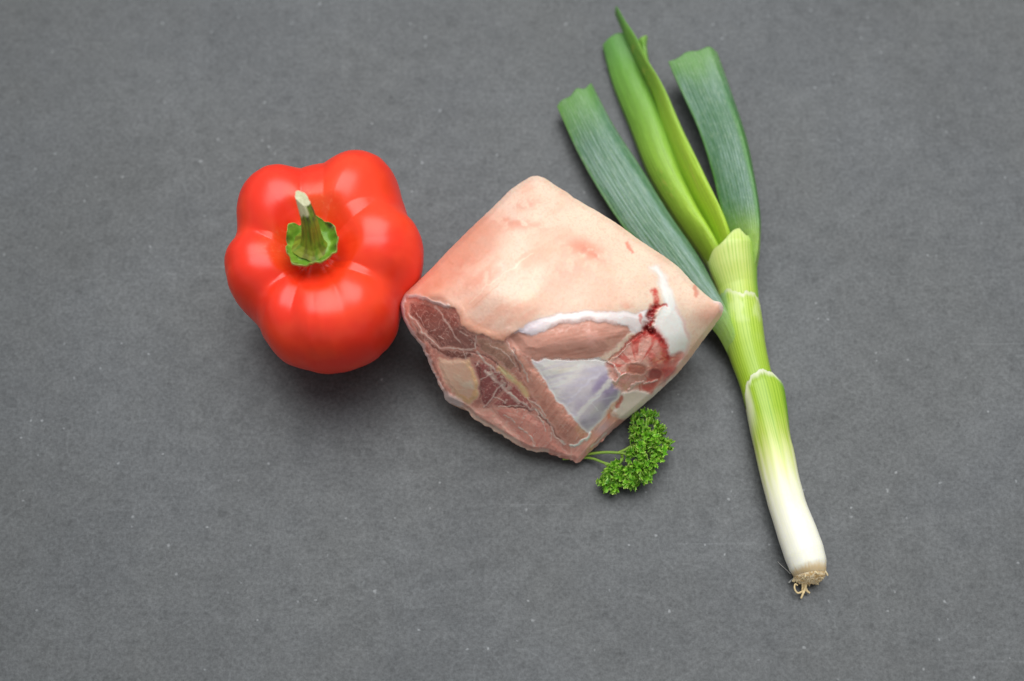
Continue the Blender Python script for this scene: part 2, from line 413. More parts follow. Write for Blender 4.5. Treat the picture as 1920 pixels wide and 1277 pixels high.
def build_meat():
    outline = z2([(610,43),(640,52),(690,85),(740,116),(752,128),(850,185),(940,240),(1020,300),(1080,340),(1140,378),(1200,425),(1240,470),(1290,520),
        (1340,560),(1368,563),(1381,590),(1372,622),(1340,665),(1290,730),(1240,800),(1180,870),(1100,945),(1030,1005),(980,1045),(920,1095),
        (870,1145),(820,1192),(790,1222),(768,1236),(759,1213),(740,1219),(700,1205),(650,1185),(590,1182),(520,1150),(450,1105),(390,1070),
        (352,1050),(330,1020),(290,995),(230,972),(226,945),(215,930),(190,875),(160,810),(130,740),(80,680),(55,630),(45,575),(60,530),
        (100,495),(170,430),(250,345),(340,255),(420,180),(500,100),(550,65),(585,46)])
    oz = {0:4.3,5:4.9,8:4.9,10:4.7,14:4.3,17:3.4,19:2.5,21:1.7,23:1.2,25:.9,28:.45,33:.8,37:1.2,40:1.5,43:2.5,45:3.2,48:4.3,51:4.9,53:5.0,55:4.7}
    # roundness (cm) of the rim where it turns out of sight
    oR = {0:1.0,5:.4,12:.3,14:.25,16:.5,19:.9,22:.8,26:.3,28:.1,33:.25,38:.25,44:.3,48:.35,50:1.0,53:1.6,56:1.4}
    n_o = len(outline)
    def per(d):
        k = sorted(d); xs = k + [k[0] + n_o]; ys = [d[i] for i in k] + [d[k[0]]]
        return np.interp(np.arange(n_o), xs, ys)
    oz_v, oR_v = per(oz), per(oR)
    ctrl = [(610,200,6.2),(450,330,7.0),(300,430,6.6),(700,350,7.3),(200,510,6.2),(400,520,7.5),(560,560,7.8),(820,330,6.6),(900,420,6.9),(1050,440,6.3),
        (1150,520,5.7),(275,590,6.5),(300,662,6.3),(400,708,6.4),(478,727,6.5),(530,680,7.1),(650,620,7.2),(780,600,7.0),(900,600,6.7),(1000,600,6.3),
        (1080,590,5.9),(1180,620,5.1),(1280,600,4.8),(1230,720,4.1),
        (150,548,5.6),(215,570,6.0),(500,720,6.5),(520,780,6.3),(600,840,5.7),(660,910,5.0),(700,980,4.3),(760,1060,3.4),(805,1130,2.1),
        (100,590,4.5),(200,720,4.2),(320,770,4.9),(180,800,3.3),(300,900,3.3),(430,850,4.7),(360,960,2.9),(470,960,3.4),(560,960,4.0),(450,1060,1.9),(600,1060,2.8),(680,1140,1.8),(560,1120,1.8),
        (600,720,6.9),(750,720,6.6),(880,720,6.3),(640,800,6.1),(760,800,5.7),(900,800,5.2),(1020,690,5.5),(1080,760,4.8),(1020,850,4.3),(1130,840,3.6),(1180,720,4.5),
        (760,920,4.8),(880,900,4.5),(840,1010,3.6),(930,960,3.3),(860,1090,2.1),(1000,960,2.3),(1080,900,2.6)]
    cp = np.vstack([outline, z2([(x, y) for x, y, _ in ctrl])])
    # rim height is where the rim turns away; the surface just inside carries the roundness separately
    cz = np.concatenate([oz_v, [c[2] for c in ctrl]]) * 0.01
    edges = [(i, (i + 1) % n_o) for i in range(n_o)]
    b0 = n_o
    names = {(x, y): b0 + i for i, (x, y, _) in enumerate(ctrl)}
    def chain(*pts):
        for a, b in zip(pts, pts[1:]): edges.append((names[a], names[b]))
    chain((150,548),(215,570),(275,590),(300,662),(400,708),(478,727),(500,720),(520,780),(600,840),(660,910),(700,980),(760,1060),(805,1130))
    vv, ee, ff, ov, oe, of = geometry.delaunay_2d_cdt([Vector(p) for p in cp], edges, [], 0, 1e-4)
    V2 = np.array([tuple(a) for a in vv]); VZ = np.array([cz[o_[0]] if o_ else 0.03 for o_ in ov])
    tris = np.array([f[:3] for f in ff])
    # raster lookup grid of heights
    x0, y0, x1, y1 = 735, 315, 1375, 890
    st = 1.5
    gx = np.arange(x0, x1, st); gy = np.arange(y0, y1, st)
    GX, GY = np.meshgrid(gx, gy)
    Z = np.full(GX.shape, np.nan)
    for tr in tris:
        a, b, c = V2[tr]
        den = (b[1] - c[1]) * (a[0] - c[0]) + (c[0] - b[0]) * (a[1] - c[1])
        if abs(den) < 1e-9: continue
        i0, i1 = np.searchsorted(gx, [min(a[0], b[0], c[0]) - st, max(a[0], b[0], c[0]) + st])
        j0, j1 = np.searchsorted(gy, [min(a[1], b[1], c[1]) - st, max(a[1], b[1], c[1]) + st])
        sx, sy = GX[j0:j1, i0:i1], GY[j0:j1, i0:i1]
        l1 = ((b[1] - c[1]) * (sx - c[0]) + (c[0] - b[0]) * (sy - c[1])) / den
        l2 = ((c[1] - a[1]) * (sx - c[0]) + (a[0] - c[0]) * (sy - c[1])) / den
        l3 = 1 - l1 - l2
        e = -1e-6
        ins = (l1 >= e) & (l2 >= e) & (l3 >= e)
        Z[j0:j1, i0:i1][ins] = (l1 * VZ[tr[0]] + l2 * VZ[tr[1]] + l3 * VZ[tr[2]])[ins]
    ok = ~np.isnan(Z)
    def blur(A, sig):
        n = int(3 * sig); k = np.exp(-0.5 * (np.arange(-n, n + 1) / sig) ** 2); k /= k.sum()
        A = np.apply_along_axis(lambda r: np.convolve(r, k, 'same'), 0, A)
        return np.apply_along_axis(lambda r: np.convolve(r, k, 'same'), 1, A)
    def mblur(Z, sig): return blur(np.where(ok, Z, 0), sig) / np.maximum(blur(ok.astype(float), sig), 1e-4)
    Zs = mblur(Z, 14 / st); Zf = mblur(Z, 5 / st)
    def samp(A, x, y):
        fx = np.clip((x - x0) / st, 0, len(gx) - 1.001); fy = np.clip((y - y0) / st, 0, len(gy) - 1.001)
        i = fx.astype(int); j = fy.astype(int); u = fx - i; w = fy - j
        return A[j, i] * (1-u) * (1-w) + A[j, i+1] * u * (1-w) + A[j+1, i] * (1-u) * w + A[j+1, i+1] * u * w
    # polar grid over the outline
    cen = z2([(720, 640)])[0]
    NS, NA = 330, 1000
    dl = np.linalg.norm(np.roll(outline, -1, 0) - outline, axis=1); cl = np.concatenate([[0], np.cumsum(dl)])
    sarc = np.linspace(0, cl[-1], NA, endpoint=False)
    ocl = np.vstack([outline, outline[:1]])
    ox = np.interp(sarc, cl, ocl[:, 0]); oy = np.interp(sarc, cl, ocl[:, 1])
    oRa = np.interp(sarc, cl, np.append(oR_v, oR_v[0])) * 0.01
    oza = np.interp(sarc, cl, np.append(oz_v, oz_v[0])) * 0.01
    # soften the traced corners a little, then a ragged cut edge
    k = np.array([1, 2, 3, 2, 1]) / 9
    pad = lambda a: np.convolve(np.concatenate([a[-2:], a, a[:2]]), k, 'valid')
    for _ in range(3): ox, oy = pad(ox), pad(oy)
    s = (np.linspace(0, 1, NS) ** 0.75)[:, None]
    s = np.maximum(s, 0.0008)
    PX = cen[0] + s * (ox - cen[0])[None]; PY = cen[1] + s * (oy - cen[1])[None]
    rag = (fbm(sarc / 9, 0 * sarc, 0, 3, 71) - 0.5) * np.where((oRa < 0.006) & (oza < 0.035), 5.0, 1.2)
    dirx, diry = ox - cen[0], oy - cen[1]; dn = np.hypot(dirx, diry)
    PX = PX + s ** 12 * (rag * dirx / dn)[None]; PY = PY + s ** 12 * (rag * diry / dn)[None]
    X, Y = PX.ravel(), PY.ravel()
    # distance to the outline
    def segdist(x, y, a, b):
        d = b - a; L2 = max(d @ d, 1e-12)
        t = np.clip(((x - a[0]) * d[0] + (y - a[1]) * d[1]) / L2, 0, 1)
        return np.hypot(x - a[0] - t * d[0], y - a[1] - t * d[1])
    def polydist(x, y, poly, closed=True):
        r = np.full(x.shape, 1e9)
        n = len(poly)
        for i in range(n if closed else n - 1):
            r = np.minimum(r, segdist(x, y, poly[i], poly[(i + 1) % n]))
        return r
    def inside(x, y, poly):
        r = np.zeros(x.shape, bool); n = len(poly)
        for i in range(n):
            (ax, ay), (bx, by) = poly[i], poly[(i + 1) % n]
            c = (ay > y) != (by > y)
            with np.errstate(divide='ignore', invalid='ignore'):
                r ^= c & (x < (bx - ax) * (y - ay) / (by - ay) + ax)
        return r
    def sdf(poly, x=None, y=None):
        x = X if x is None else x; y = Y if y is None else y
        d = polydist(x, y, poly)
        return np.where(inside(x, y, poly), d, -d)
    ssr = (1 - s) * dn[None] * 0.85
    dist_o = np.minimum(polydist(X, Y, np.stack([ox, oy], 1)[::5]), ssr.ravel() * 1.3 + 0.0)
    dist_o[-NA:] = 0
    sharp = sstep(30, 8, polydist(X, Y, z2([(150,548),(215,570),(275,590),(300,662),(400,708),(478,727),(500,720),(520,780),(600,840),(660,910),(700,980),(760,1060)]), False))
    zt = samp(Zs, X, Y) * (1 - sharp) + samp(Zf, X, Y) * sharp
    # at the rim pull to the specified rim height
    zr = np.tile(oza, NS)
    zt = zt + (zr - zt) * sstep(10, 0, dist_o) * 0.6
    # noise-warped coordinates so painted borders look organic
    wx = X + (fbm(X / 14, Y / 14, 0, 3, 81) - 0.5) * 9 + (fbm(X / 4, Y / 4, 0, 2, 86) - 0.5) * 2; wy = Y + (fbm(X / 14 + 50, Y / 14, 0, 3, 82) - 0.5) * 9 + (fbm(X / 4, Y / 4 + 30, 0, 2, 87) - 0.5) * 2
    fx_ = fbm(X / 5, Y / 5, 0, 4, 83); fm = fbm(X / 30, Y / 30, 0, 4, 84); fl = fbm(X / 75, Y / 75, 0, 3, 85)
    N = len(X)
    col = np.zeros((N, 3)); rough = np.full(N, 0.46); rel = np.zeros(N); reg = np.zeros(N, int)
    # ---- skin
    pale, pink, cream = lin((242, 208, 188)), lin((238, 174, 148)), lin((240, 213, 188))
    col[:] = pale
    def mixin(c, w):
        col[:] = col + (np.asarray(c) - col) * np.clip(w, 0, 1)[:, None]
    def blob(pts, cx, cy, rx, ry, ang=0):
        c, s_ = math.cos(ang), math.sin(ang)
        dx, dy = X - cx, Y - cy
        return np.exp(-(((dx * c + dy * s_) / rx) ** 2 + ((-dx * s_ + dy * c) / ry) ** 2))
    mixin(cream, sstep(850, 1250, X + 0.3 * (600 - Y)) * 0.9)
    streak = fbm((X * 0.85 - Y * 0.5) / 60, (X * 0.5 + Y * 0.85) / 22, 0, 4, 91)
    mixin(pink, 0.6 * sstep(0.45, 0.72, streak) * sstep(1200, 950, X))
    mixin(pink, 0.35 * sstep(0.42, 0.70, fl))
    mixin(lin((226, 150, 122)), 0.75 * sstep(90, 20, polydist(X, Y, z2([(60,530),(170,430),(300,300)]), False)) * (0.5 + fm))
    for (a, b, rx, ry, an, w) in [(800,340,34,16,.3,.75),(850,370,22,10,.5,.6),(570,160,26,10,-.2,.55),(520,240,60,10,.15,.6),(380,470,60,16,-.4,.5),(770,420,60,30,-.5,.35),(300,420,40,14,-.7,.5),(980,580,12,8,0,.5)]:
        p = z2([(a, b)])[0]
        mixin(lin((226, 140, 116)), w * blob(None, p[0], p[1], rx, ry, an) * sstep(0.25, 0.6, fbm(X / 12, Y / 12, 0, 3, int(a))))
    mixin(lin((250, 205, 176)), 0.4 * blob(None, 1000, 560, 40, 20))
    # fine pores
    mixin(lin((228, 172, 142)), 0.25 * sstep(0.62, 0.75, vnoise(X / 2.6, Y / 2.6, 0, 95)))
    def stroke(pts, w, soft=0.6, x=None, y=None, taper=True):
        x = wx if x is None else x; y = wy if y is None else y
        d = polydist(x, y, np.asarray(pts), False)
        return sstep(w * (1 + soft), w * (1 - soft) * 0.5, d)
    for pts, w, c, op in [([(985,318),(992,350),(1002,362)], 3.5, (222,120,96), .7), ([(1262,505),(1268,535)], 4, (214,120,96), .7),
                      ([(330,565),(420,480),(560,385)], 1.3, (250,222,200), .5), ([(345,585),(450,490)], 1.0, (222,160,132), .6),
                      ([(480,440),(600,365)], 1.0, (252,226,205), .5), ([(250,395),(262,405)], 3, (214,140,110), .5)]:
        mixin(lin(c), op * stroke(z2(pts), w))
    # white scar line running up from the joint, and pinkish right corner
    mixin(lin((222, 150, 122)), 0.7 * blob(None, *z2([(1330,600)])[0], 30, 26) * (0.4 + fm))
    mixin(lin((238, 214, 205)), 0.9 * stroke(z2([(1345,563),(1372,570),(1378,600)]), 5))
    rough[:] = 0.44 + 0.08 * (fm - 0.5)
    relskin = 0.0006 * (fl - 0.5) + 0.0004 * (fm - 0.5)
    rel += relskin

    # ---- regions (later ones paint over earlier ones)
    def region(poly, rid, c, soft=2.0, relief=0.0, bulge=0.0, bw=20, r=None, grow=0):
        d = sdf(np.asarray(poly), wx, wy) + grow
        w = sstep(-soft, soft, d)
        mixin(lin(c), w)
        reg[w > 0.5] = rid
        nonlocal rel, rough
        rel = rel + w * relief + bulge * sstep(0, bw, d)
        if r is not None: rough = rough + (r - rough) * w
        return w, d
    SKIN, CUT, FATRIM, BONE, FLANK, SILVER, FAT, JOINT, MARROW, TAIL, JBONE, JBONE2, MARROW2, FAT2, FAT3 = range(15)
    # cut face
    ring = [tuple(p) for p in z2([(40,560),(62,533),(110,536),(150,546),(210,571),(275,592),(290,630),(300,665),(350,690),(400,710),(470,730),(488,706),(525,683),
            (600,668),(640,800),(720,900),(780,1000),(850,1110),(800,1250),(700,1260),(500,1180),(330,1060),(200,1000),(20,600)])]
    wcut, dcut = region(ring, CUT, (176, 126, 112), soft=1.8, relief=0.0, r=0.26)
    rel = rel - 0.0011 * wcut * sstep(990, 955, X)
    # shading-free pigment variety inside the muscle
    fib = fbm((X * 0.8 + Y * 0.6) / 4, (Y * 0.8 - X * 0.6) / 26, 0, 4, 101)
    def cutmix(c, w): mixin(c, w * wcut)
    cutmix(lin((150, 100, 90)), 0.8 * sstep(0.45, 0.7, fm)); cutmix(lin((200, 148, 132)), 0.6 * sstep(0.5, 0.72, fib))
    def muscle(poly, c, c2, b=0.0006, soft=2.8, bw=14):
        w, d = region(poly, CUT, c, soft=soft, bulge=b, bw=bw)
        mixin(lin(c2), w * 0.7 * sstep(0.42, 0.66, fib))
        mixin(lin((198, 160, 146)), 0.55 * w * sstep(3.2, 0.6, d) )
        return w, d
    muscle(z2([(78,556),(150,572),(215,592),(282,615),(296,668),(352,702),(356,748),(330,760),(262,756),(212,748),(150,690),(90,620)]), (142,98,88), (124,82,74), 0.00080)
    muscle(z2([(80,628),(130,690),(212,758),(262,768),(335,768),(350,792),(290,805),(230,795),(170,750),(110,690)]), (120,80,70), (104,66,60), 0.00010)
    muscle(z2([(360,716),(420,722),(478,736),(505,770),(522,835),(500,845),(440,800),(372,760)]), (160,124,106), (142,104,90), 0.00060)
    muscle(z2([(342,806),(400,815),(460,850),(500,900),(478,930),(440,960),(402,1000),(372,960),(374,900)]), (140,84,80), (122,70,68), 0.00070)
    muscle(z2([(505,905),(560,950),(610,1000),(560,1010),(500,990),(420,1000),(450,965)]), (150,92,86), (134,78,74), 0.00060)
    muscle(z2([(430,800),(500,850),(545,905),(590,985),(640,1050),(600,1000),(530,915),(470,860)]), (168,128,104), (190,160,120), 0.00040)
    muscle(z2([(430,1000),(520,1002),(590,1020),(650,1075),(690,1130),(750,1205),(640,1178),(560,1150),(500,1085)]), (194,138,124), (178,118,108), 0.00110, bw=18)
    muscle(z2([(285,965),(350,1000),(425,1006),(495,1085),(550,1150),(480,1115),(380,1060),(320,1010)]), (206,156,140), (190,134,122), 0.00080)
    muscle(z2([(500,715),(560,800),(640,870),(700,970),(770,1060),(815,1125),(790,1160),(730,1150),(680,1080),(620,1000),(560,900),(520,820)]), (192,142,124), (176,120,104), 0.00100, bw=16)
    muscle(z2([(745,1150),(800,1130),(830,1150),(790,1225),(765,1240),(745,1200)]), (204,154,140), (190,136,124), 0.00060)
    # dark gaps
    for pts, w, op in [([(510,760),(525,820),(540,850)], 2.2, .55), ([(470,985),(520,1000),(600,1010),(660,1075)], 2.2, .6), ([(640,1040),(690,1110),(720,1150)], 1.8, .5),
                       ([(330,765),(420,800),(480,855)], 2, .5), ([(350,705),(362,750)], 1.8, .4), ([(370,820),(380,900),(372,960)], 2.2, .5)]:
        k_ = stroke(z2(pts), w); mixin(lin((96, 54, 50)), op * k_); rel -= 0.0004 * k_
    # fine web of sinew over the cut muscle
    web = np.abs(fbm(X / 16 + 3, Y / 16, 0, 3, 151) - 0.5)
    mixin(lin((206, 182, 170)), wcut * 0.5 * sstep(0.020, 0.004, web) * sstep(.45, .6, fl + .3 * (fm - .5)))
    web2 = np.abs(fbm((X + Y) / 22, (X - Y) / 9, 0, 3, 152) - 0.5)
    mixin(lin((200, 160, 148)), wcut * 0.4 * sstep(0.03, 0.006, web2))
    # pale connective lines
    veins = [([(270,190),(340,290),(400,380),(440,440)], 1.9), ([(100,250),(190,370),(300,465),(400,480),(530,465),(545,385)], 1.5),
        ([(610,625),(690,700),(760,770),(820,830)], 3.2), ([(600,855),(660,790),(690,740),(720,720)], 1.5), ([(660,790),(735,830),(750,810)], 1.3),
        ([(570,670),(620,650),(650,640)], 1.2), ([(760,770),(860,840),(960,900),(1020,950),(1060,1040),(1130,1110)], 2.0), ([(820,1000),(880,1030),(912,1070),(925,1120)], 1.4),
        ([(545,490),(600,560),(650,605),(700,640)], 1.9), ([(640,450),(700,490),(750,520),(800,600)], 1.0), ([(740,430),(780,500),(830,560),(870,640),(890,690)], 1.1),
        ([(150,240),(190,320)], 1.2), ([(300,390),(330,410)], 1.2), ([(440,360),(475,385)], 1.2), ([(450,480),(470,540),(500,570)], 1.2), ([(690,860),(780,850),(860,860)], 1.0),
        ([(730,910),(800,960)], .9), ([(1040,1030),(1045,1090)], 1.0), ([(880,800),(950,850),(1010,920)], 1.6), ([(930,880),(980,960),(1000,1030)], .9), ([(560,560),(540,590)], 1.6)]
    for pts, w in veins:
        n_ = 0.55 + 0.7 * (fx_ - 0.3)
        k_ = stroke(z3(pts), w * 0.9, 0.8) * np.clip(n_, 0, 1)
        mixin(lin((216, 198, 186)), 0.85 * k_); rel += 0.0002 * k_
    mixin(lin((168, 150, 138)), 0.8 * stroke(z3([(640,620),(700,670),(760,735)]), 5) * sstep(0.4, 0.6, fx_) * wcut)
    mixin(lin((206, 176, 128)), 0.75 * stroke(z3([(700,610),(760,660),(830,710),(880,780)]), 5.5) * wcut)
    mixin(lin((220, 192, 150)), 0.6 * stroke(z3([(720,620),(790,680)]), 3) * wcut)
    # bone in the cut face with its cartilage
    w, d = region(z2([(196,800),(262,806),(330,800),(346,840),(372,905),(362,968),(330,988),(275,960),(225,890)]), BONE, (226,178,156), soft=4, bulge=.0008, bw=8, r=.36)
    mixin(lin((206,168,112)), 0.6 * w * sstep(7, 2, np.abs(d - 5)) * sstep(845, 880, X + 0.3 * (Y - 720))); 
    w2, _ = region(z2([(262,840),(320,835),(340,880),(352,925),(320,945),(280,925),(262,890)]), BONE, (228,176,152), soft=5)
    mixin(lin((238,200,180)), w2 * 0.6 * sstep(.45, .65, fm))
    # pale fat rim round the cut
    wr = np.maximum(stroke(z2([(48,600),(60,535),(120,540),(205,568),(245,580)]), 3.6, .5), stroke(z2([(48,560),(52,620),(85,690),(140,765),(170,840),(205,920),(232,962),(290,992)]), 6.0, .5))
    wr = np.maximum(wr, stroke(z2([(225,950),(250,972),(280,980)]), 9, .5))
    mixin(lin((222, 202, 196)), 0.9 * wr); reg[wr > 0.55] = FATRIM; rel += 0.0010 * wr
    mixin(lin((196, 176, 190)), 0.7 * stroke(z2([(46,565),(52,620),(75,675)]), 4))
    mixin(lin((226, 168, 140)), 0.7 * stroke(z2([(120,750),(160,830),(215,940)]), 2.6))
    wb = stroke(z2([(300,1000),(352,1045),(450,1100),(520,1145),(590,1178),(650,1182)]), 5, .6)
    mixin(lin((218, 178, 162)), 0.75 * wb)
    # skin lip over the cut: a little warmer where it is thin
    lip = stroke(z2([(305,645),(360,672),(430,700),(480,715)]), 12, .7) * (1 - wcut)
    mixin(lin((226, 158, 130)), 0.7 * lip)
    rel += 0.0004 * sstep(16, 4, -dcut) * (1 - wcut) * sstep(735 + 250/2.2, 735 + 300/2.2, X) * sstep(730 + 520/2.2, 730 + 480/2.2, X)

    # ---- flank: fat band, muscle, silver membrane, joint
    wf, df = region(z4([(105,445),(180,395),(280,350),(430,322),(600,316),(760,322),(830,330),(900,300),(930,330),(880,430),(820,470),(770,440),(700,420),(560,400),(430,405),(330,430),(220,480),(150,480)]), FAT,
        (238,222,216), soft=3.2, relief=-.0001, bulge=.0005, bw=12, r=.36, grow=-1.5)
    mixin(lin((206,190,200)), wf * 0.7 * sstep(1060, 960, X)); mixin(lin((224,176,164)), wf * .5 * stroke(z4([(330,400),(430,378),(560,368),(700,388)]), 3))
    w, d = region(z4([(82,470),(130,444),(220,468),(330,412),(430,388),(560,380),(700,397),(765,412),(782,440),(740,500),(660,562),(560,600),(400,603),(300,603),(210,603),(150,560)]), FLANK,
        (200,146,126), soft=2.8, relief=-.0002, bulge=.0010, bw=34, r=.33)
    fib2 = fbm((X * 0.97 - Y * 0.2) / 40, (Y * 0.97 + X * 0.2) / 4, 0, 4, 111)
    mixin(lin((178,122,102)), w * .75 * sstep(0.42, .66, fib2) * (0.5 + 0.5 * sstep(1000, 1180, X + Y - 620))); mixin(lin((216,164,148)), w * .5 * sstep(.5, .7, fm))
    mixin(lin((150,96,84)), w * .5 * sstep(6, 1, d) * sstep(1000, 960, X))
    ws, ds = region(z4([(213,608),(330,602),(480,606),(600,592),(650,615),(680,740),(730,760),(722,830),(660,890),(590,980),(540,1034),(480,984),(450,940),(400,880),(340,832),(300,750),(250,665)]), SILVER,
        (232,223,212), soft=3.0, relief=-.0002, bulge=.0006, bw=24, r=.30)
    lav = sstep(-9, 9, sdf(z4([(365,800),(450,730),(520,650),(600,625),(645,650),(680,740),(730,760),(720,830),(660,890),(540,1034),(450,940)]), wx, wy))
    lav = lav * (0.45 + 0.65 * sstep(.3, .65, fbm((X - Y) / 60, (X + Y) / 26, 0, 2, 161)))
    mixin(lin((172,154,178)), ws * .9 * lav * (0.6 + .6 * fm))
    mixin(lin((236,228,216)), ws * .9 * stroke(z4([(465,945),(540,860),(610,790),(660,735)]), 5.5, .5))
    mixin(lin((226,218,222)), ws * .6 * stroke(z4([(400,880),(470,800),(540,735),(600,690)]), 2.5))
    mixin(lin((228,214,184)), ws * .6 * blob(None, *z4([(380,650)])[0], 24, 10)); mixin(lin((206,196,206)), ws * .5 * sstep(.5, .7, fib2))
    mixin(lin((236,232,226)), ws * .6 * stroke(z4([(600,900),(560,850),(610,800)]), 1)); mixin(lin((236,230,226)), ws * .35 * sstep(4.5, 1, ds))
    # lower tail of meat beside the membrane
    wt, dt = region(z4([(545,1050),(600,985),(668,895),(690,930),(770,950),(790,1000),(700,1050),(600,1120),(520,1200),(455,1220),(430,1130),(520,1085)]), TAIL, (188,140,126), soft=3, r=.33)
    mixin(lin((176,160,168)), wt * .7 * blob(None, *z4([(620,1000)])[0], 16, 14)); mixin(lin((214,170,156)), wt * .6 * sstep(.5, .7, fib))
    k_ = stroke(z4([(430,1105),(480,1100),(525,1075),(548,1035)]), 2.4); mixin(lin((230,208,198)), .8 * k_); rel += .0006 * k_
    k_ = stroke(z4([(550,1110),(590,1080),(640,1040)]), 1.8); mixin(lin((224,206,200)), .7 * k_)
    # fat on the right
    wf2, d2 = region(z4([(900,64),(945,58),(985,120),(1025,205),(1060,300),(1110,420),(1132,500),(1112,565),(1070,640),(1000,660),(985,560),(950,480),(915,440),(925,380),(960,320),(985,290),(960,200),(940,110)]), FAT2,
        (242,224,214), soft=7.0, relief=-.0001, bulge=.0006, bw=18, r=.38)
    mixin(lin((236,188,174)), .65 * stroke(z4([(1050,300),(1100,400),(1125,490),(1112,560),(1080,590)]), 3.5) * (0.4 + fm)); mixin(lin((246,230,220)), wf2 * .5 * sstep(.5,.65,fm))
    mixin(lin((228,150,136)), .6 * blob(None, *z4([(1085,580)])[0], 10, 8))
    wl, _ = region(z4([(735,790),(800,768),(900,790),(985,735),(1050,690),(1010,760),(900,870),(840,930),(775,960),(700,945),(672,925),(715,860)]), FAT3, (232,214,198), soft=3.5, bulge=.0010, bw=8, r=.4)
    mixin(lin((186,70,54)), .8 * stroke(z4([(738,828),(722,850),(712,882)]), 3.6)); mixin(lin((208,110,84)), .6 * stroke(z4([(655,930),(660,945)]), 3))
    mixin(lin((226,160,146)), wl * .5 * sstep(.48,.62,fm))
    # joint with blood
    wj, dj = region(z4([(760,500),(830,455),(880,440),(945,455),(985,520),(1005,590),(1080,570),(1060,640),(985,735),(905,785),(800,775),(740,790),(690,755),(655,690),(650,625),(710,575)]), JOINT,
        (232,166,148), soft=6, relief=-.0008, r=.28)
    mixin(lin((236,180,164)), wj * .8 * sstep(.48,.66,fx_)); ra = np.arctan2(Y - 690, X - 1195); rr_ = np.hypot(X - 1195, Y - 690)
    mixin(lin((212,84,70)), wj * .75 * sstep(.5,.66,fbm(ra * 5, rr_ / 40, 0, 3, 121)) * sstep(5, 30, rr_)); mixin(lin((240,206,194)), wj * .7 * sstep(1155, 1130, X))
    rel += wj * .0006 * (fbm(X / 9, Y / 9, 0, 3, 122) - .5) * 1.4
    def blood(pts, w, c, op, dig=0.0):
        nonlocal rel
        k_ = stroke(z4(pts), w, .75) * np.clip(.35 + 1.2 * fbm(X / 4, Y / 4, 0, 3, 131), 0, 1)
        mixin(lin(c), op * k_); rel -= dig * k_
    blood([(805,490),(860,462),(900,450),(950,475),(985,540),(998,620),(990,690)], 7, (206,66,54), .9)
    blood([(930,440),(965,500),(985,590)], 9, (198,52,44), .7); blood([(900,720),(890,770)], 6, (214,90,76), .8); blood([(940,720),(900,790)], 5, (206,80,68), .7)
    blood([(900,560),(930,620),(950,670)], 9, (202,74,62), .7); blood([(1000,640),(1040,640),(1075,585)], 7, (226,130,120), .7); blood([(975,720),(1030,660)], 6, (214,110,104), .7)
    blood([(925,205),(932,250),(940,295),(910,340)], 5, (206,70,58), .95); blood([(935,295),(995,290)], 2.6, (200,66,56), .9, .0004); blood([(905,285),(900,340)], 4, (226,120,104), .7)
    blood([(930,300),(912,340),(905,380),(880,420),(905,440)], 7.0, (168,30,30), 1.0, .0016); blood([(845,350),(850,390)], 3, (214,100,88), .8)
    blood([(905,330),(890,360)], 4, (130,16,20), .9, .0010); blood([(880,425),(915,440)], 5.5, (120,14,18), 1.0, .0014); blood([(820,465),(870,452)], 4, (180,40,36), .9); blood([(940,460),(965,490)], 4, (170,32,30), .9)
    for (cx, cy, rx, ry, c, cr) in [(820,658,62,33,(192,104,84),(236,190,172)), (930,695,36,30,(168,62,54),(222,140,124))]:
        p = z4([(cx, cy)])[0]
        e_ = np.sqrt(((wx - p[0]) / (rx / 3.1136)) ** 2 + ((wy - p[1]) / (ry / 3.1136)) ** 2)
        mixin(lin(cr), .45 * sstep(1.5, 1.15, e_)); k_ = sstep(1.25, .70, e_); mixin(lin(c), .8 * k_); reg[e_ < 1.35] = JBONE if cx < 900 else JBONE2; reg[e_ < .95] = MARROW if cx < 900 else MARROW2
        rel += .0002 * sstep(1.5, 1.2, e_) - .0006 * k_
    mixin(lin((214,122,96)), .5 * blob(None, *z4([(775,662)])[0], 5, 6))
    for pts, w in [([(690,640),(722,690),(700,740),(680,735)], 2.6), ([(770,775),(810,745),(855,725)], 2.2), ([(660,620),(690,640)], 2), ([(730,700),(760,690)], 1.8), ([(700,590),(780,510)], 1.4), ([(860,740),(930,730)], 1.6)]:
        k_ = stroke(z4(pts), w); mixin(lin((236,202,190)), .85 * k_); rel += .0009 * k_
    # dark seam between the muscle and the joint
    k_ = stroke(z4([(660,600),(740,540),(800,480),(850,450)]), 2.2); mixin(lin((178,96,80)), .6 * k_); rel -= .0009 * k_
    k_ = stroke(z4([(210,604),(320,600),(450,604),(580,598),(640,610)]), 1.6); rel -= .0008 * k_
    rel += 0.00014 * (fx_ - 0.5) * np.isin(reg, [CUT, JOINT, TAIL]) + 0.00005 * (fx_ - .5)
    col[:] = col * (0.94 + 0.12 * fx_[:, None])

    def softmask(rid, it=3):
        a = (reg == rid).astype(float).reshape(NS, NA)
        for _ in range(it):
            a = (a + np.roll(a, 1, 1) + np.roll(a, -1, 1) + np.roll(a, 2, 1) + np.roll(a, -2, 1)) / 5
            p_ = np.pad(a, ((2, 2), (0, 0)), mode='edge')
            a = (p_[:-4] + p_[1:-3] + p_[2:-2] + p_[3:-1] + p_[4:]) / 5
        return a.ravel()[:, None]
    for rid, k in ((CUT, (1.70, 1.58, 1.54)), (TAIL, (1.6, 1.45, 1.42)), (FLANK, (1.20, 1.19, 1.22)), (BONE, (1.4, 1.3, 1.25)), (SILVER, (1.14, 1.16, 1.22)),
                   (FAT, (1.08, 1.10, 1.12)), (FAT2, (1.08, 1.14, 1.17)), (FAT3, (1.08, 1.10, 1.12))):
        col[:] = np.minimum(col * (1 + (np.array(k) - 1) * softmask(rid)), 0.9)
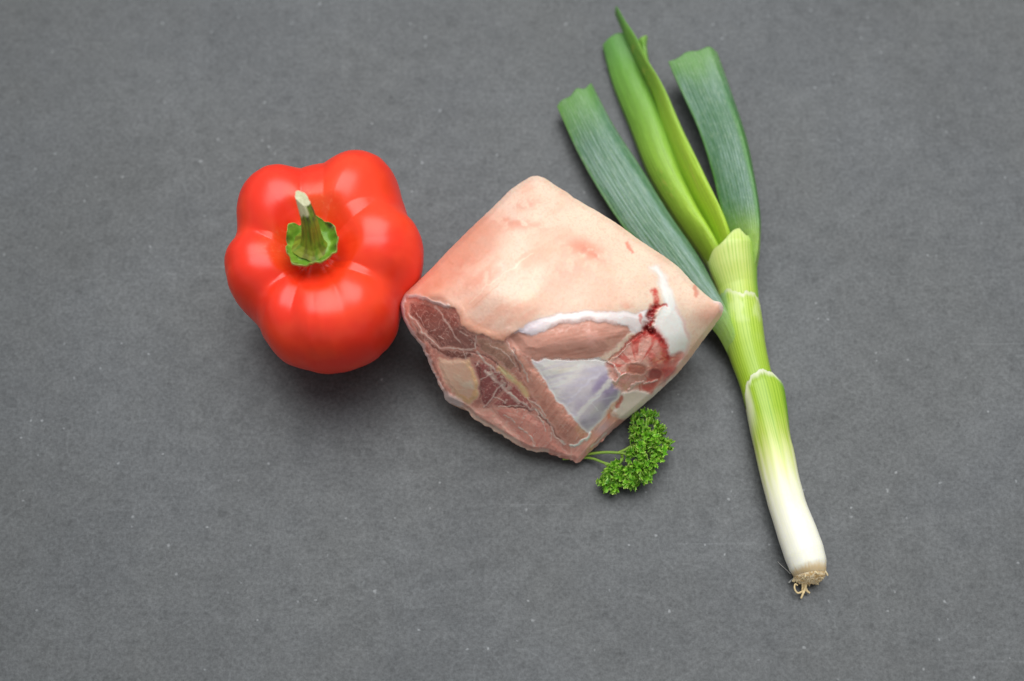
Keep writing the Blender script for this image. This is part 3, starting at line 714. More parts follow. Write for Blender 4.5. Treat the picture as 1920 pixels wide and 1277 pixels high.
    # ---- to 3-D: surface height, relief, then the rim curling out of sight
    d = rays(X, Y); t = (zt - CAM[2]) / d[:, 2]
    unit = np.linalg.norm(d, axis=1)
    mpp = t * K                                   # metres per pixel
    sm = dist_o * mpp; Rr = np.tile(oRa, NS)
    curl = Rr - np.sqrt(np.maximum(Rr ** 2 - np.maximum(Rr - sm, 0) ** 2, 0))
    fade = sstep(0, 6, dist_o)
    t = t + (curl * 0.8 - rel * fade) / unit
    v = CAM + d * t[:, None]
    # hidden side down to the stone
    rim = v[-NA:]; vd = d[-NA:] / unit[-NA:, None]
    cxy = v[:, :2].mean(0) + np.array([0.0, -0.006])
    back = np.maximum(0, rim[:, 2])
    L = np.minimum(back * 0.75, 0.035)
    shrink = np.clip(1 - (0.10 + 2.6 * back), 0.66, 0.93)
    # the back side (away from the camera) goes nearly straight down
    ang = np.arctan2(rim[:, 1] - cxy[1], rim[:, 0] - cxy[0]); backness = sstep(0.45, 0.9, np.sin(ang))
    shrink = shrink + (0.98 - shrink) * backness * 0.8
    foot = np.column_stack([cxy + (rim[:, :2] - cxy) * shrink[:, None], np.full(NA, 0.0004)])
    bulge = 0.25 + 0.75 * backness
    c1 = rim + vd * (L * bulge)[:, None]; c1[:, 2] = np.maximum(c1[:, 2], 0.0025)
    c2 = foot + (c1 - foot) * 0.25; c2[:, 2] = np.maximum(0.0012, c1[:, 2] * 0.2)
    NB = 26
    rows = []
    for b in np.linspace(0, 1, NB)[1:]:
        rows.append((1-b)**3 * rim + 3*(1-b)**2*b * c1 + 3*(1-b)*b*b * c2 + b**3 * foot)
    for f in (0.8, 0.5, 0.2, 0.01):
        rows.append(np.column_stack([cxy + (foot[:, :2] - cxy) * f, np.full(NA, 0.0006)]))
    rows = np.array(rows)
    nb = rows.shape[0]
    allv = np.vstack([v, rows.reshape(-1, 3)])
    q = grid_quads(NS + nb, NA, True)
    # hidden cells carry on the kind of surface at the rim: skin, or cut muscle at the front
    rimreg = reg[-NA:].copy(); rimcol = col[-NA:].copy()
    back_col = np.tile(rimcol, (nb, 1)); back_reg = np.tile(rimreg, nb)
    fr = np.repeat(np.linspace(0, 1, nb), NA)
    nz = fbm(allv[-nb*NA:, 0] * 90, allv[-nb*NA:, 1] * 90, allv[-nb*NA:, 2] * 90, 3, 141)
    tgt = lin((232, 190, 162)) + (lin((222, 160, 132)) - lin((232, 190, 162))) * nz[:, None]
    w = sstep(0.0, 0.25, fr)[:, None] * np.isin(back_reg, [SKIN, FATRIM, FAT, FAT2, FAT3])[:, None]
    back_col = back_col + (tgt - back_col) * w
    allc = np.vstack([col, back_col]); allr = np.concatenate([rough, np.full(nb * NA, 0.45)])
    allreg = np.concatenate([reg, np.where(np.isin(back_reg, [CUT, FLANK, TAIL]), CUT, SKIN)])
    nrm = vnormals(allv, q)
    cdir = allv - CAM
    if (np.einsum('ij,ij->i', nrm[:NA * NS], -cdir[:NA * NS]).mean()) < 0:
        q = q[:, ::-1]; nrm = -nrm
    base = np.array([cxy[0], cxy[1], 0.0])
    root = thing("pork_piece", "raw pork piece with pale skin, cut muscle and bloody joint between pepper and leek", "meat", base)
    m_skin = material("pork_skin", use_gloss=True, sss=0.35, radius=(0.004, 0.002, 0.0012), bump=0.22, bscale=900, spec=0.4)
    m_cut = material("raw_muscle", use_gloss=True, sss=0.22, radius=(0.003, 0.001, 0.0008), bump=0.35, bscale=450, spec=0.5, coat=0.55, coat_r=.13)
    m_fat = material("pork_fat", use_gloss=True, sss=0.35, radius=(0.003, 0.0022, 0.0018), bump=0.12, bscale=400, spec=0.5)
    m_sil = material("silver_membrane", use_gloss=True, sss=0.25, radius=(0.002, 0.0016, 0.0016), bump=0.04, bscale=400, spec=0.6, coat=0.6, coat_r=.14)
    m_bone = material("bone", use_gloss=True, sss=0.25, radius=(0.002, 0.001, 0.0008), bump=0.4, bscale=700, spec=0.5)
    fr_ = allreg[q[:, 0]]
    parts = [(SKIN, "skin", m_skin, "pale peach pork skin with pink blotches"), (CUT, "cut_muscle", m_cut, "brownish pink cut muscle with pale sinew lines"),
             (FATRIM, "fat_rim", m_fat, None), (BONE, "bone", m_bone, None), (FLANK, "flank_muscle", m_cut, None),
             (SILVER, "silver_membrane", m_sil, "bluish white shiny membrane"), (FAT, "fat", m_fat, "white fat band along the skin edge"), (JOINT, "joint", m_cut, "bloody red joint"), (MARROW, "marrow", m_cut, None), (MARROW2, "marrow", m_cut, None),
             (TAIL, "trimmed_muscle", m_cut, None), (JBONE, "bone_end", m_bone, None), (JBONE2, "bone_end", m_bone, None), (FAT2, "fat", m_fat, None), (FAT3, "fat", m_fat, None)]
    for rid, nm, mt, lb in parts:
        qq = q[fr_ == rid]
        if not len(qq): continue
        ids, inv = np.unique(qq, return_inverse=True)
        o = mesh_obj(nm, allv[ids], inv.reshape(-1, 4), mt, root, allc[ids], allr[ids], nrm[ids], origin=base)
        if lb: o["label"] = lb
build_meat()

# ------------------------------------------------------------------ leek
def build_leek():
    base = P(1430, 700, 0.0)
    root = thing("leek", "whole leek with white root end and four cut green leaves behind the meat", "leek", base)
    m_leaf = material("leek_leaf", rough=0.42, sss=0.12, radius=(0.001, 0.0016, 0.0005), bump=0.12, bscale=600, spec=0.45, tintvar=0.05)
    m_shaft = material("leek_shaft", rough=0.36, sss=0.3, radius=(0.003, 0.003, 0.0015), bump=0.05, bscale=300, spec=0.5)
    m_root = material("leek_root", rough=0.7, bump=0.6, bscale=1500, spec=0.3)
    # shaft outline in the photo, from the leaves down to the root: y, left x, right x
    sec = np.array([(430,1328,1412),(470,1320,1421),(505,1330,1421),(540,1344,1421),(575,1351,1424),(610,1353,1429),(645,1361,1434),(680,1373,1441),(715,1386,1450),(760,1398,1462),
        (800,1406,1475),(850,1417,1489),(900,1428,1499),(950,1441,1513),(1000,1456,1534),(1035,1468,1547),(1060,1479,1552),(1078,1490,1549),(1088,1500,1538)], float)
    # the ends of each station are turned square to the shaft (it leans to the right going down)
    def station(y):
        xl, xr = np.interp(y, sec[:, 0], sec[:, 1]), np.interp(y, sec[:, 0], sec[:, 2])
        cx = (xl + xr) / 2
        dy = 14.0
        slope = (np.interp(y + dy, sec[:, 0], (sec[:, 1] + sec[:, 2]) / 2) - np.interp(y - dy, sec[:, 0], (sec[:, 1] + sec[:, 2]) / 2)) / (2 * dy)
        slope = np.clip(slope, 0.05, 0.55)
        hw = (xr - xl) / 2 / math.sqrt(1 + slope ** 2)
        nx, ny = 1 / math.sqrt(1 + slope ** 2), -slope / math.sqrt(1 + slope ** 2)
        return (cx, y), (nx, ny), hw
    def tube(ya, yb, scale, n, na, y_end=None, wav=0.0, phase=0.0):
        """tube following the shaft; y_end(theta) gives a torn upper edge. rows go from root (yb) up."""
        th = np.linspace(0, 2 * np.pi, na, endpoint=False)
        ye = np.full(na, ya, float) if y_end is None else y_end(th)
        V = np.zeros((n, na, 3)); YY = np.zeros((n, na)); ys = np.linspace(0, 1, n)
        tab = np.linspace(420, 1088, 400)
        C = np.array([station(y)[0] for y in tab]); Nn = np.array([station(y)[1] for y in tab]); HW = np.array([station(y)[2] for y in tab])
        kk = np.hanning(25); kk /= kk.sum()
        sm = lambda a: np.convolve(np.pad(a, 12, mode='edge'), kk, 'valid')
        Cx = sm(C[:, 0]); Nx, Ny = sm(Nn[:, 0]), sm(Nn[:, 1]); Hs = HW
        for j in range(na):
            y = yb + (ye[j] - yb) * ys
            cx = np.interp(y, tab, Cx); nx = np.interp(y, tab, Nx); ny = np.interp(y, tab, Ny); hw = np.interp(y, tab, Hs) * (scale if np.isscalar(scale) else scale(ys))
            rad = hw * DIST * K * 0.98                      # metres, good enough for height
            zc = np.interp(y, tab, sm(HW)) * DIST * K * 1.0 * 1.02
            A = P(cx - nx * hw, y - ny * hw, zc); B = P(cx + nx * hw, y + ny * hw, zc)
            mid = (A + B) / 2; half = (B - A) / 2
            rz = rad * 0.97
            wv = 1 + wav * np.sin(9 * th[j] + phase)
            V[:, j] = mid + half * math.cos(th[j]) * wv + np.outer(rz * math.sin(th[j]) * wv, [0, 0, 1])
            YY[:, j] = y
        return V, YY, th
    def stripes(th, YY, k, seed):
        a = np.broadcast_to(th[None], YY.shape)
        wob = (vnoise(a * 4, YY / 90, 0, seed) - 0.5) * 0.10
        ln = 0.5 + 0.5 * np.cos((a + wob) * k)
        amp = vnoise(a * 9, YY / 140, 0, seed + 1)
        return 0.30 + 0.5 * ln ** 4 * (0.35 + 0.9 * amp) + 0.12 * (vnoise(a * 20, YY / 200, 0, seed + 2) - 0.5)
    ramp_y = [430, 500, 560, 620, 680, 720, 775, 820, 865, 915, 980, 1060, 1088]
    ramp_b = lin(np.array([(200,218,116),(208,222,128),(196,216,98),(182,210,78),(172,202,70),(166,198,58),(164,194,56),(188,206,96),(220,226,150),(240,240,204),(248,245,226),(248,246,230),(240,230,206)]))
    ramp_s = lin(np.array([(140,184,40),(158,194,62),(144,184,34),(136,176,26),(138,178,28),(132,172,22),(128,170,24),(158,188,58),(218,226,158),(238,240,208),(242,242,222),(246,245,230),(226,212,176)]))
    def shaft_col(YY, th, seed, shift=0):
        yy = YY + shift + (vnoise(np.broadcast_to(th[None], YY.shape) * 5, YY / 300, 0, seed + 7) - 0.5) * 50 * sstep(740, 800, YY)
        b = pinterp(yy.ravel(), ramp_y, ramp_b); d = pinterp(yy.ravel(), ramp_y, ramp_s)
        s = stripes(th, YY, 44, seed).ravel()
        return b + (d - b) * sstep(0.30, 0.75, s)[:, None]
    NA = 300
    # --- inner sheath (third): from below the meat tip up to its slanted collar, hugging the inner leaves
    def end_inner(th):
        x = np.cos(th)   # -1 left, +1 right
        e = np.interp(x, [-1, -0.55, 0, 0.25, 0.5, 1], [486, 472, 452, 446, 458, 456])
        return e + np.where(np.sin(th) < 0, -6, 0) + 2.0 * np.sin(7 * th)
    V, YY, th = tube(440, 640, lambda s: 0.99 + 0 * s, 90, NA, end_inner, 0.004)
    c = shaft_col(YY, th, 3)
    c = c + (lin((206, 222, 140)) - c) * (0.65 * sstep(0.90, 0.99, np.repeat(np.linspace(0, 1, 90), NA)))[:, None]
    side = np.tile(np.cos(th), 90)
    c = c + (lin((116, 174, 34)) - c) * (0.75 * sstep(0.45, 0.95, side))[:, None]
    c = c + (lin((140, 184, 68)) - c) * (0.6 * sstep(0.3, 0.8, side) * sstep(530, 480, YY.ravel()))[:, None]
    blo = fbm(np.tile(th, 90) * 2, YY.ravel() / 40, 0, 3, 5)
    c = c + (lin((200, 218, 130)) - c) * (0.5 * sstep(0.45, 0.7, blo) * sstep(0.2, -0.5, side))[:, None]
    mesh_obj("inner_sheath", V - base, grid_quads(90, NA, True)[:, ::-1], m_shaft, root, c)
    # --- middle sheath: torn collar at y ~ 560
    def torn(base_pts, jag, seed):
        def f(th):
            x = np.cos(th)
            e = np.interp(x, [p[0] for p in base_pts], [p[1] for p in base_pts])
            return e + jag * (fbm(th * 6 + 3, 0 * th, 0, 3, seed) - 0.5) * 2
        return f
    V, YY, th = tube(555, 790, lambda s: 1.0 + 0.03 * sstep(0.0, 0.6, s), 110, NA, torn([(-1, 556), (-0.7, 549), (-0.2, 558), (0.1, 566), (0.35, 560), (0.8, 570), (1, 577)], 6, 15), 0.004, 1)
    s = np.repeat(np.linspace(0, 1, 110), NA)
    c = shaft_col(YY, th, 13)
    side = np.tile(np.cos(th), 110)
    edge = sstep(0.955, 0.995, s + 0.02 * (fbm(np.tile(th, 110) * 9, YY.ravel() / 9, 0, 2, 77) - .5))
    c = c + (lin((226, 228, 190)) - c) * (0.85 * edge)[:, None]
    pale = fbm(np.tile(th, 110) * 2.2, YY.ravel() / 30, 0, 3, 25) 
    c = c + (lin((206, 222, 150)) - c) * (0.6 * sstep(0.40, 0.65, pale) * sstep(0.55, 0.95, s))[:, None]
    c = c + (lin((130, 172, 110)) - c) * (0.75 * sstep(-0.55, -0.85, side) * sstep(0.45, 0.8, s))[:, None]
    mesh_obj("middle_sheath", V - base, grid_quads(110, NA, True)[:, ::-1], m_shaft, root, c)
    # --- outer sheath down to the root plate, torn collar at y ~ 712, swelling on its right
    V, YY, th = tube(712, 1078, lambda s: 1.0 + 0.035 * sstep(0.5, 0.95, s), 220, NA, torn([(-1, 760), (-0.93, 735), (-0.8, 722), (-0.45, 711), (0.2, 708), (0.7, 712), (0.9, 724), (1, 736)], 4, 35), 0.004, 2)
    s = np.repeat(np.linspace(0, 1, 220), NA).reshape(220, NA)
    sw = sstep(840, 735, YY) * sstep(700, 740, YY + 8) * np.clip(np.cos(th), 0, 1)[None] ** 2
    V[..., 0] += 0.0033 * sw; V[..., 2] += 0.0006 * sw
    V[..., 2] += 0.0007 * sstep(0.95, 1.0, s) * np.clip(np.sin(th), 0, 1)[None]
    c = shaft_col(YY, th, 23)
    sf = s.ravel(); side = np.tile(np.cos(th), 220)
    edge = sstep(0.968, 0.995, sf + 0.012 * (fbm(np.tile(th, 220) * 9, YY.ravel() / 9, 0, 2, 78) - .5))
    c = c + (lin((230, 232, 200)) - c) * (0.9 * edge)[:, None]
    flap = sstep(-0.55, -0.80, side) * sstep(0.72, 0.93, sf)
    c = c + (lin((224, 228, 190)) - c) * (0.85 * flap)[:, None]
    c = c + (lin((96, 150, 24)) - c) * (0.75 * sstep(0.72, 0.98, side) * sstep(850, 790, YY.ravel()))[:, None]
    tan = sstep(0.05, 0.012, sf + 0.03 * (fbm(np.tile(th, 220) * 14, YY.ravel() / 20, 0, 2, 79) - .5))
    c = c + (lin((216, 184, 128)) - c) * (0.8 * tan)[:, None]
    mesh_obj("outer_sheath", V - base, grid_quads(220, NA, True)[:, ::-1], m_shaft, root, c)
    # --- root plate: rough tan stub cap
    rng_ = np.random.default_rng(3)
    V0 = V[0]; cc = V0.mean(0); nxt = V[6].mean(0); ax = cc - nxt; ax /= np.linalg.norm(ax)
    rows = []; NR = 26
    for i, f in enumerate(np.linspace(0, 1, NR)):
        r = math.sqrt(max(0.0002, 1 - f ** 2.2)) * 0.99
        ring = cc + (V0 - cc) * r + ax * (0.0038 * f)
        rows.append(ring)
    R = np.array(rows)
    nn = fbm(R[..., 0] * 800, R[..., 1] * 800, R[..., 2] * 800, 3, 91) - 0.5
    R = R + ax * (nn * 0.0022)[..., None] * np.linspace(0.2, 1, NR)[:, None, None]
    n2 = fbm(R[..., 0] * 1500, R[..., 1] * 1500, R[..., 2] * 1500, 3, 92).ravel()
    c = lin((214, 178, 122)) + (lin((244, 226, 190)) - lin((214, 178, 122))) * sstep(.35, .65, n2)[:, None]
    rp = mesh_obj("root_plate", R - base, grid_quads(NR, NA, True), m_root, root, c)
    # --- root stubs and the few longer rootlets
    def strand(pts, r0, r1, c, name, par, na=8, n=16):
        ctr = catmull(pts, n); tg = np.gradient(ctr, axis=0); tg /= np.maximum(np.linalg.norm(tg, axis=1, keepdims=True), 1e-9)
        e = np.array([0.31, 0.2, 0.93]); e1 = e - tg * (tg @ e)[:, None]; e1 /= np.linalg.norm(e1, axis=1, keepdims=True); e2 = np.cross(tg, e1)
        a = np.linspace(0, 2 * np.pi, na, endpoint=False); r = np.linspace(r0, r1, n)
        Vv = ctr[:, None] + (r[:, None] * np.cos(a))[..., None] * e1[:, None] + (r[:, None] * np.sin(a))[..., None] * e2[:, None]
        cap0 = np.broadcast_to(ctr[0], (1, na, 3)); cap1 = np.broadcast_to(ctr[-1], (1, na, 3))
        Vv = np.concatenate([cap0, Vv, cap1], 0)
        k = 0.85 + 0.3 * vnoise(np.repeat(np.arange(n + 2), na) / 2.0, 0, 0, 5)
        return mesh_obj(name, Vv.reshape(-1, 3) - base, grid_quads(n + 2, na, True), m_root, par, np.outer(k, c))
    for i in range(46):
        th_ = rng_.uniform(0, 2 * np.pi); f = rng_.uniform(0.35, 0.98)
        p = cc + (V0[int(th_ / (2 * np.pi) * NA) % NA] - cc) * f + ax * (0.0036 * (1 - f) + 0.0002)
        d = ax * rng_.uniform(0.0005, 0.0014) + (p - cc) * rng_.uniform(0.05, 0.30)
        q_ = p + d
        if q_[2] < 0.0006: q_[2] = 0.0006
        if p[2] < 0.0006: p[2] = 0.0006
        strand([p - ax * 0.001, p + d * 0.5 + rng_.normal(0, 0.0002, 3) + [0, 0, .0002], q_], 0.00045, 0.00034, lin((240, 220, 176)) * rng_.uniform(0.8, 1.05), "root_stub", root, 6, 5)
    rc = lin((236, 212, 162))
    strand([P(1512, 1085, .005), P(1510, 1102, .0035), P(1506, 1112, .003), P(1502, 1122, .002)], .0007, .0004, rc, "root", root)
    strand([P(1508, 1092, .004), P(1512, 1106, .003), P(1518, 1112, .0022)], .0006, .0004, rc, "root", root)
    strand([P(1506, 1108, .003), P(1496, 1112, .0035), P(1490, 1104, .004), P(1491, 1095, .0045), P(1496, 1098, .0045)], .00042, .0003, rc, "root", root)
    strand([P(1504, 1084, .005), P(1505, 1100, .003), P(1504, 1110, .002)], .0006, .0004, rc, "root", root)
    strand([P(1482, 1076, .004), P(1474, 1068, .002), P(1465, 1060, .0012), P(1458, 1053, .0008)], .00012, .00007, lin((190, 186, 180)), "root", root)
    strand([P(1490, 1084, .004), P(1484, 1088, .002), P(1479, 1093, .0012)], .0004, .0003, lin((170, 170, 165)), "root", root)

    # --- leaves: stations of (left xy, right xy, height), arched section with real thickness
    def leaf(name, Lp, Rp, zs, arch, thick, colour, peak=0.0, nx=90, ny=200, endcut=None, label=None, flat_under=True, sq=2.0, tipround=0):
        Lp = catmull(Lp, ny); Rp = catmull(Rp, ny); z = catmull(np.array(zs, float)[:, None], ny)[:, 0]
        ar = catmull(np.array(arch, float)[:, None], ny)[:, 0]
        u = np.linspace(-1, 1, nx)
        # arch profile with its ridge at `peak`
        xx = np.where(u < peak, (u - peak) / (1 + peak), (u - peak) / (1 - peak))
        prof = (1 - np.abs(xx) ** sq)
        V = np.zeros((2, ny, nx, 3))
        fx = (u + 1) / 2
        for i in range(ny):
            px = Lp[i, 0] + (Rp[i, 0] - Lp[i, 0]) * fx; py = Lp[i, 1] + (Rp[i, 1] - Lp[i, 1]) * fx
            if endcut is not None and True:
                e = endcut(u) * sstep(0.10, 0.0, i / (ny - 1.0))
                dirv = Lp[min(i + 1, ny - 1)] - Lp[min(i + 1, ny - 1) - 1]; dirv = dirv / (np.linalg.norm(dirv) + 1e-9)
                px = px + dirv[0] * e; py = py + dirv[1] * e
            base_ = P(px, py, np.full(nx, z[i]))
            V[0, i] = base_; V[0, i, :, 2] += ar[i] * prof
        rip = (fbm(np.linspace(0, 9, ny)[:, None] + 0 * u[None], u[None] * 1.5 + 3 + 0 * np.zeros((ny, 1)), 0, 3, len(name) + int(Lp[0, 0])) - 0.5)
        V[0, :, :, 2] += 0.0012 * rip
        # fine longitudinal ribs
        ribs = np.sin(u * nx * 0.55)[None] * 0.00006
        V[0, :, :, 2] += ribs
        e = np.minimum(1, (1 - np.abs(u)) * 12)
        V[1] = V[0]; V[1, :, :, 2] -= thick * (0.25 + 0.75 * e)[None]
        V[1, :, :, 2] = np.maximum(V[1, :, :, 2], 0.0004)
        low = V[0, :, :, 2] <= V[1, :, :, 2] + 0.0003
        V[0, :, :, 2] = np.where(low, V[1, :, :, 2] + 0.0003, V[0, :, :, 2])
        # section loop: top left->right then underside right->left
        loop = np.concatenate([V[0], V[1][:, ::-1]], 1)
        na = loop.shape[1]
        cap = lambda row: row.mean(0)
        s = np.linspace(0, 1, ny)[:, None]; uu = np.concatenate([u, u[::-1]])[None]
        c = colour(s + 0 * uu, uu + 0 * s)
        # close both ends
        endA = (loop[:1] + np.concatenate([loop[:1, :nx], loop[:1, nx:]], 1)) / 2
        midA = np.concatenate([(V[0, :1] + V[1, :1]) / 2, ((V[0, :1] + V[1, :1]) / 2)[:, ::-1]], 1)
        midB = np.concatenate([(V[0, -1:] + V[1, -1:]) / 2, ((V[0, -1:] + V[1, -1:]) / 2)[:, ::-1]], 1)
        loop = np.concatenate([midA, loop, midB], 0)
        c = c.reshape(ny, na, 3)
        c = np.concatenate([c[:1] * 0 + lin((176, 200, 120)), c, c[-1:]], 0)
        o = mesh_obj(name, loop.reshape(-1, 3) - base, grid_quads(ny + 2, na, True)[:, ::-1], m_leaf, root, c.reshape(-1, 3))
        if label: o["label"] = label
        return o
    def dark_leaf(seed, edge_side=0, s_base=1.0):
        def f(s, u):
            bl = vnoise(u * 26 + 40, s * 3.0, 0, seed); bl2 = fbm(u * 50 + 90, s * 42, 0, 3, seed + 2); big = fbm(u * 2 + 5, s * 5, 0, 3, seed + 3)
            g, b = lin((74, 116, 82)), lin((136, 162, 152))
            w = sstep(0.3, 0.8, 0.28 * bl + 0.5 * bl2 + 0.45 * (big - 0.3))
            c = g + (b - g) * (0.85 * w)[..., None]
            fresh = lin((84, 138, 46))
            e = sstep(0.86, 1.0, np.abs(u)) * 0.65
            c = c + (fresh - c) * e[..., None]
            tipw = sstep(0.14, 0.0, s + 0.08 * (big - .5)) * 0.75
            c = c + (lin((100, 148, 66)) - c) * tipw[..., None]
            basew = sstep(0.58, 0.72, s) if s_base > 0.5 else sstep(0.46, 0.72, s)
            c = c + (lin((158, 194, 84)) - c) * (0.85 * basew)[..., None]
            if edge_side:
                k = sstep(0.42, 0.6, u * edge_side) * sstep(0.72, 0.5, s)
                c = c + (lin((70, 130, 34)) - c) * (0.75 * k * sstep(0.05, 0.3, s))[..., None]
            speck = sstep(0.78, 0.84, vnoise(u * 60, s * 170, 0, seed + 9))
            c = c + (lin((160, 178, 150)) - c) * (0.35 * speck)[..., None]
            return c
        return f
    def light_leaf(seed, top, bottom, tipc):
        def f(s, u):
            st = vnoise(u * 22 + 30, s * 4, 0, seed); big = fbm(u * 1.5 + 3, s * 7, 0, 3, seed + 2)
            t_, b_ = lin(top), lin(bottom)
            c = t_ + (b_ - t_) * sstep(0.0, 1.0, s)[..., None]
            c = c * (0.86 + 0.28 * st)[..., None]
            c = c + (lin((96, 146, 52)) - c) * (0.45 * sstep(.5, .7, big) * (1 - s))[..., None]
            c = c + (lin(tipc) - c) * (0.7 * sstep(0.16, 0.0, s))[..., None]
            fl = sstep(0.80, 0.86, vnoise(u * 20, s * 60, 0, seed + 5)) * sstep(.5, .7, big)
            c = c + (lin((196, 190, 90)) - c) * (0.5 * fl)[..., None]
            return c
        return f
    # left blue-green leaf, running under the right corner of the meat into the middle sheath
    leaf("leaf", [(1045,200),(1082,282),(1125,360),(1172,430),(1225,500),(1290,575),(1340,622),(1366,665),(1386,705),(1400,740)],
         [(1108,154),(1150,235),(1200,312),(1255,400),(1308,478),(1346,548),(1366,590),(1384,640),(1400,690),(1414,740)],
         [.008,.009,.010,.011,.012,.013,.012,.008,.005,.004], [.004,.005,.005,.005,.006,.007,.007,.006,.004,.003], .0024, dark_leaf(5),
         peak=0.35, endcut=lambda u: 10 * np.exp(-((u - 0.45) / 0.28) ** 2) - 3 * np.sin(u * 6), label="blue-green leaf half hidden behind the meat")
    # right blue-green leaf with its folded right margin
    leaf("leaf", [(1254,117),(1275,165),(1309,240),(1335,320),(1352,390),(1368,442),(1377,474),(1386,530),(1392,570)],
         [(1345,100),(1374,180),(1400,260),(1417,340),(1426,405),(1426,450),(1422,490),(1412,530),(1408,570)],
         [.014,.014,.014,.013,.012,.011,.009,.006,.005], [.004,.005,.007,.009,.011,.012,.010,.006,.004], .0030, dark_leaf(15, 1, 0.3),
         peak=0.62, sq=1.7, endcut=lambda u: -6 * np.sin((u + 1) * 1.4) + 2 * np.sin(u * 7), label="broad blue-green leaf on the right with folded margin")
    # pale middle leaf
    leaf("leaf", [(1130,82),(1150,155),(1184,240),(1216,320),(1264,402),(1318,480),(1352,540)],
         [(1190,74),(1218,145),(1248,225),(1276,310),(1306,385),(1346,462),(1380,540)],
         [.004,.004,.005,.006,.006,.005,.004], [.005,.007,.008,.008,.009,.010,.005], .012, light_leaf(25, (104,158,66), (172,206,64), (96,148,78)),
         peak=0.1, sq=2.2, endcut=lambda u: -7 * np.cos(u * 1.5) + 3, label="bright green middle leaf")
    # narrow curling leaf on its right
    leaf("leaf", [(1154,14),(1166,42),(1184,82),(1204,125),(1228,180),(1250,262),(1286,350),(1328,436),(1362,530)],
         [(1157,14),(1174,42),(1198,82),(1217,125),(1248,180),(1284,262),(1322,342),(1367,442),(1396,530)],
         [.016,.016,.016,.016,.014,.010,.009,.007,.004], [.001,.002,.004,.006,.008,.011,.013,.013,.005], .006, light_leaf(35, (96,152,64), (172,206,56), (98,150,82)),
         peak=0.2, sq=2.0, label="narrow yellow-green leaf with thin curled tip")
    # stub of a cut leaf peeping out behind the narrow one
    leaf("leaf", [(1196,76),(1200,92),(1206,118),(1212,140)], [(1214,68),(1213,90),(1218,120),(1226,150)], [.010,.010,.010,.010], [.002,.003,.003,.003], .003,
         light_leaf(45, (120,164,70), (110,158,56), (130,170,80)), nx=24, ny=40)
build_leek()

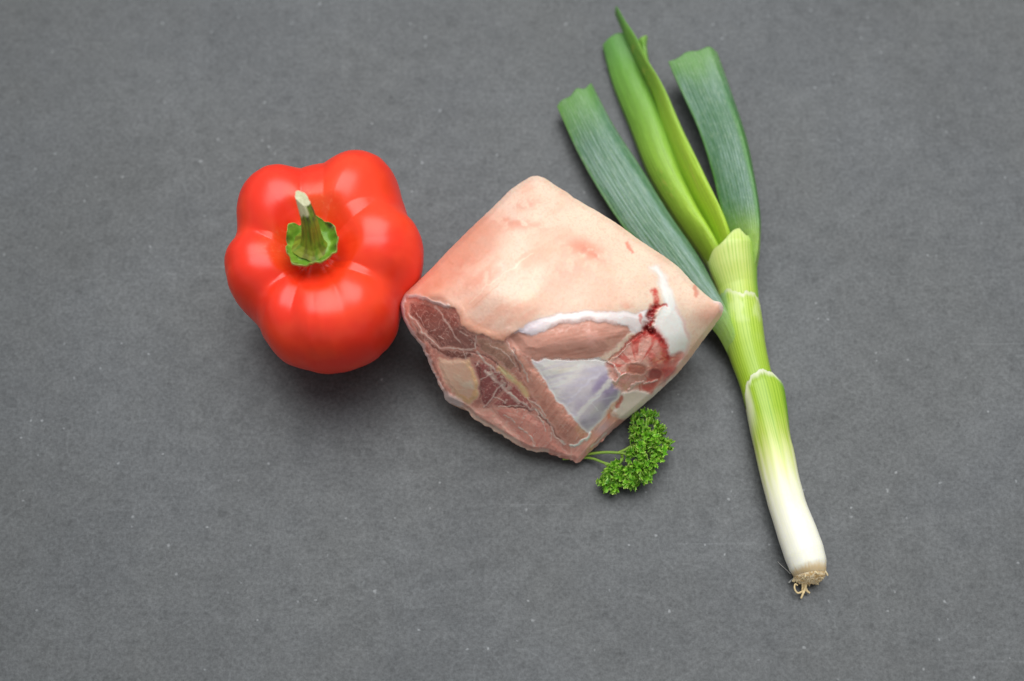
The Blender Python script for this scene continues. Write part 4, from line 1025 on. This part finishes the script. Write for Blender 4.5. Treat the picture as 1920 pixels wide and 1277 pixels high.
# ------------------------------------------------------------------ parsley
def build_parsley():
    def z8(x, y): return 1070 + x / 6.7227, 750 + y / 6.7227
    base = P(*z8(840, 720), 0.0)
    root = thing("parsley_sprig", "curly green parsley sprig with thin stems beside the meat", "parsley", base)
    m_leaf = material("parsley_leaf", rough=0.42, sss=0.1, radius=(0.0006, 0.001, 0.0003), spec=0.5, bump=0.1, bscale=1500)
    m_stem = material("parsley_stem", rough=0.4, sss=0.2, radius=(0.001, 0.0015, 0.0005), spec=0.5)
    r_ = np.random.default_rng(11)
    def stem(pts, r0, r1):
        ctr = catmull([P(*z8(x, y), z) for x, y, z in pts], 30)
        tg = np.gradient(ctr, axis=0); tg /= np.linalg.norm(tg, axis=1, keepdims=True)
        e = np.array([0, 0, 1.0]); e1 = e - tg * (tg @ e)[:, None]; e1 /= np.linalg.norm(e1, axis=1, keepdims=True); e2 = np.cross(tg, e1)
        a = np.linspace(0, 2 * np.pi, 14, endpoint=False); r = np.linspace(r0, r1, 30)
        V = ctr[:, None] + (r[:, None] * np.cos(a))[..., None] * e1[:, None] + (r[:, None] * np.sin(a))[..., None] * e2[:, None]
        k = vnoise(np.repeat(np.arange(30), 14) / 5.0, np.tile(a, 30) * 2, 0, 3)
        c = lin((112, 160, 44)) + (lin((158, 186, 78)) - lin((112, 160, 44))) * k[:, None]
        mesh_obj("stem", V.reshape(-1, 3) - base, grid_quads(30, 14, True), m_stem, root, c)
    stem([(-100,690,.002),(180,685,.004),(420,660,.006),(620,668,.007),(770,695,.008),(900,690,.008)], .00062, .0005)
    stem([(-100,740,.002),(150,725,.003),(290,742,.004),(430,795,.005),(620,838,.006),(760,880,.006)], .0006, .00045)
    stem([(600,666,.007),(690,625,.008),(790,560,.009),(900,480,.010)], .0006, .00045)
    stem([(430,795,.005),(470,850,.005),(520,930,.005)], .00045, .0004)
    stem([(640,690,.007),(655,740,.006),(610,815,.006)], .0006, .0006)
    stem([(900,480,.010),(940,350,.010),(960,230,.010)], .0005, .0004)
    stem([(900,480,.010),(1050,480,.010),(1180,520,.009)], .0005, .0004)
    stem([(770,695,.008),(950,760,.008),(1050,820,.007)], .0005, .0004)
    stem([(760,880,.006),(800,960,.006),(790,1050,.005)], .0005, .0004)
    def ruffle(c0, axis, size, seed):
        """one curly leaflet: a fan from its foot, edges crimped into tight folds and teeth"""
        rr = np.random.default_rng(seed)
        nr, na = 12, 64
        r = np.linspace(0.08, 1, nr)[:, None]; a = np.linspace(-2.3, 2.3, na)[None]
        k1, k2 = rr.integers(5, 8), rr.integers(11, 16)
        p1, p2 = rr.uniform(0, 6.28, 2)
        w = 0.34 * r ** 1.3 * np.sin(k1 * a + p1) + 0.20 * r ** 2 * np.sin(k2 * a + p2)
        rad = r * (1 + 0.12 * np.sin(k2 * 1.5 * a) * r ** 3 + 0.10 * np.sin(3 * a + p1))
        # curl outward at the rim
        th = 0.9 - 0.7 * r ** 2
        X = rad * np.cos(a) * 0.75; Y = rad * np.sin(a) * 0.75; Z = 0.55 * r * (1 - 0.45 * r) + w
        # crimp sideways too
        X = X + 0.10 * r ** 2 * np.cos(k1 * a + p2); Y = Y + 0.10 * r ** 2 * np.sin(k1 * a + p1 + 1)
        pts = np.stack([X, Y, Z], -1).reshape(-1, 3) * size
        n = np.asarray(axis, float); n /= np.linalg.norm(n)
        t1 = np.cross(n, [0.3, 0.9, 0.2]); t1 /= np.linalg.norm(t1); t2 = np.cross(n, t1)
        pts = pts[:, :1] * t1 + pts[:, 1:2] * t2 + pts[:, 2:] * n
        pts = pts + c0
        pts[:, 2] = np.maximum(pts[:, 2], 0.0004 + 0.0006 * rr.random(len(pts)))
        wf = (w / (0.5 * r + 0.05)).ravel(); R = np.repeat(r[:, 0], na)
        g0, g1, g2 = lin((70, 128, 20)), lin((118, 174, 40)), lin((200, 216, 110))
        nz = vnoise(pts[:, 0] * 900, pts[:, 1] * 900, pts[:, 2] * 900, 7)
        c = g0 + (g1 - g0) * sstep(0.2, 0.8, nz)[:, None]
        c = c + (g2 - c) * (0.75 * sstep(0.72, 1.0, R) * sstep(0.3, .8, vnoise(pts[:, 0] * 1600, pts[:, 1] * 1600, pts[:, 2] * 1600, 8)))[:, None]
        return pts, c, grid_quads(nr, na)
    spots = [(850,190),(930,150),(1000,215),(930,290),(1060,210),(1120,320),(1170,420),(1230,500),(1250,570),(1140,470),(800,420),(880,400),(960,390),(1040,440),(980,500),(1090,540),(1180,640),(1120,690),
             (1040,640),(960,590),(880,590),(860,680),(900,740),(760,720),(1080,770),(1010,830),(1050,890),(960,900),(940,980),(870,860),(800,890),(740,930),(840,980),(800,1060),(740,1080),(640,930),
             (560,910),(470,940),(420,1040),(480,1100),(540,1130),(560,1020),(640,1040),(690,1000),(850,480)]
    cx, cy = 900, 680
    for i, (x, y) in enumerate(spots):
        x, y = 850 + (x - 850) * 0.92, 660 + (y - 660) * 0.92
        zc = 0.0055 + 0.0055 * math.exp(-(((x - 950) / 330) ** 2 + ((y - 600) / 420) ** 2)) + r_.uniform(-.001, .001)
        c0 = P(*z8(x, y), zc)
        size = r_.uniform(0.0027, 0.0036); tone = r_.uniform(0.9, 1.5)
        out = np.array([(x - cx) / 500, -(y - cy) / 500, 0.75])
        V, C, Q = [], [], []
        off = 0
        for k in range(4):
            ax = out + r_.normal(0, 0.45, 3)
            ax[2] = abs(ax[2]) + 0.1
            p, c, q = ruffle(c0 + r_.normal(0, 0.0009, 3), ax, size * r_.uniform(0.75, 1.05), 1000 + i * 7 + k)
            V.append(p); C.append(c * tone); Q.append(q + off); off += len(p)
        mesh_obj("leaflet", np.vstack(V) - base, np.vstack(Q), m_leaf, root, np.vstack(C))
build_parsley()
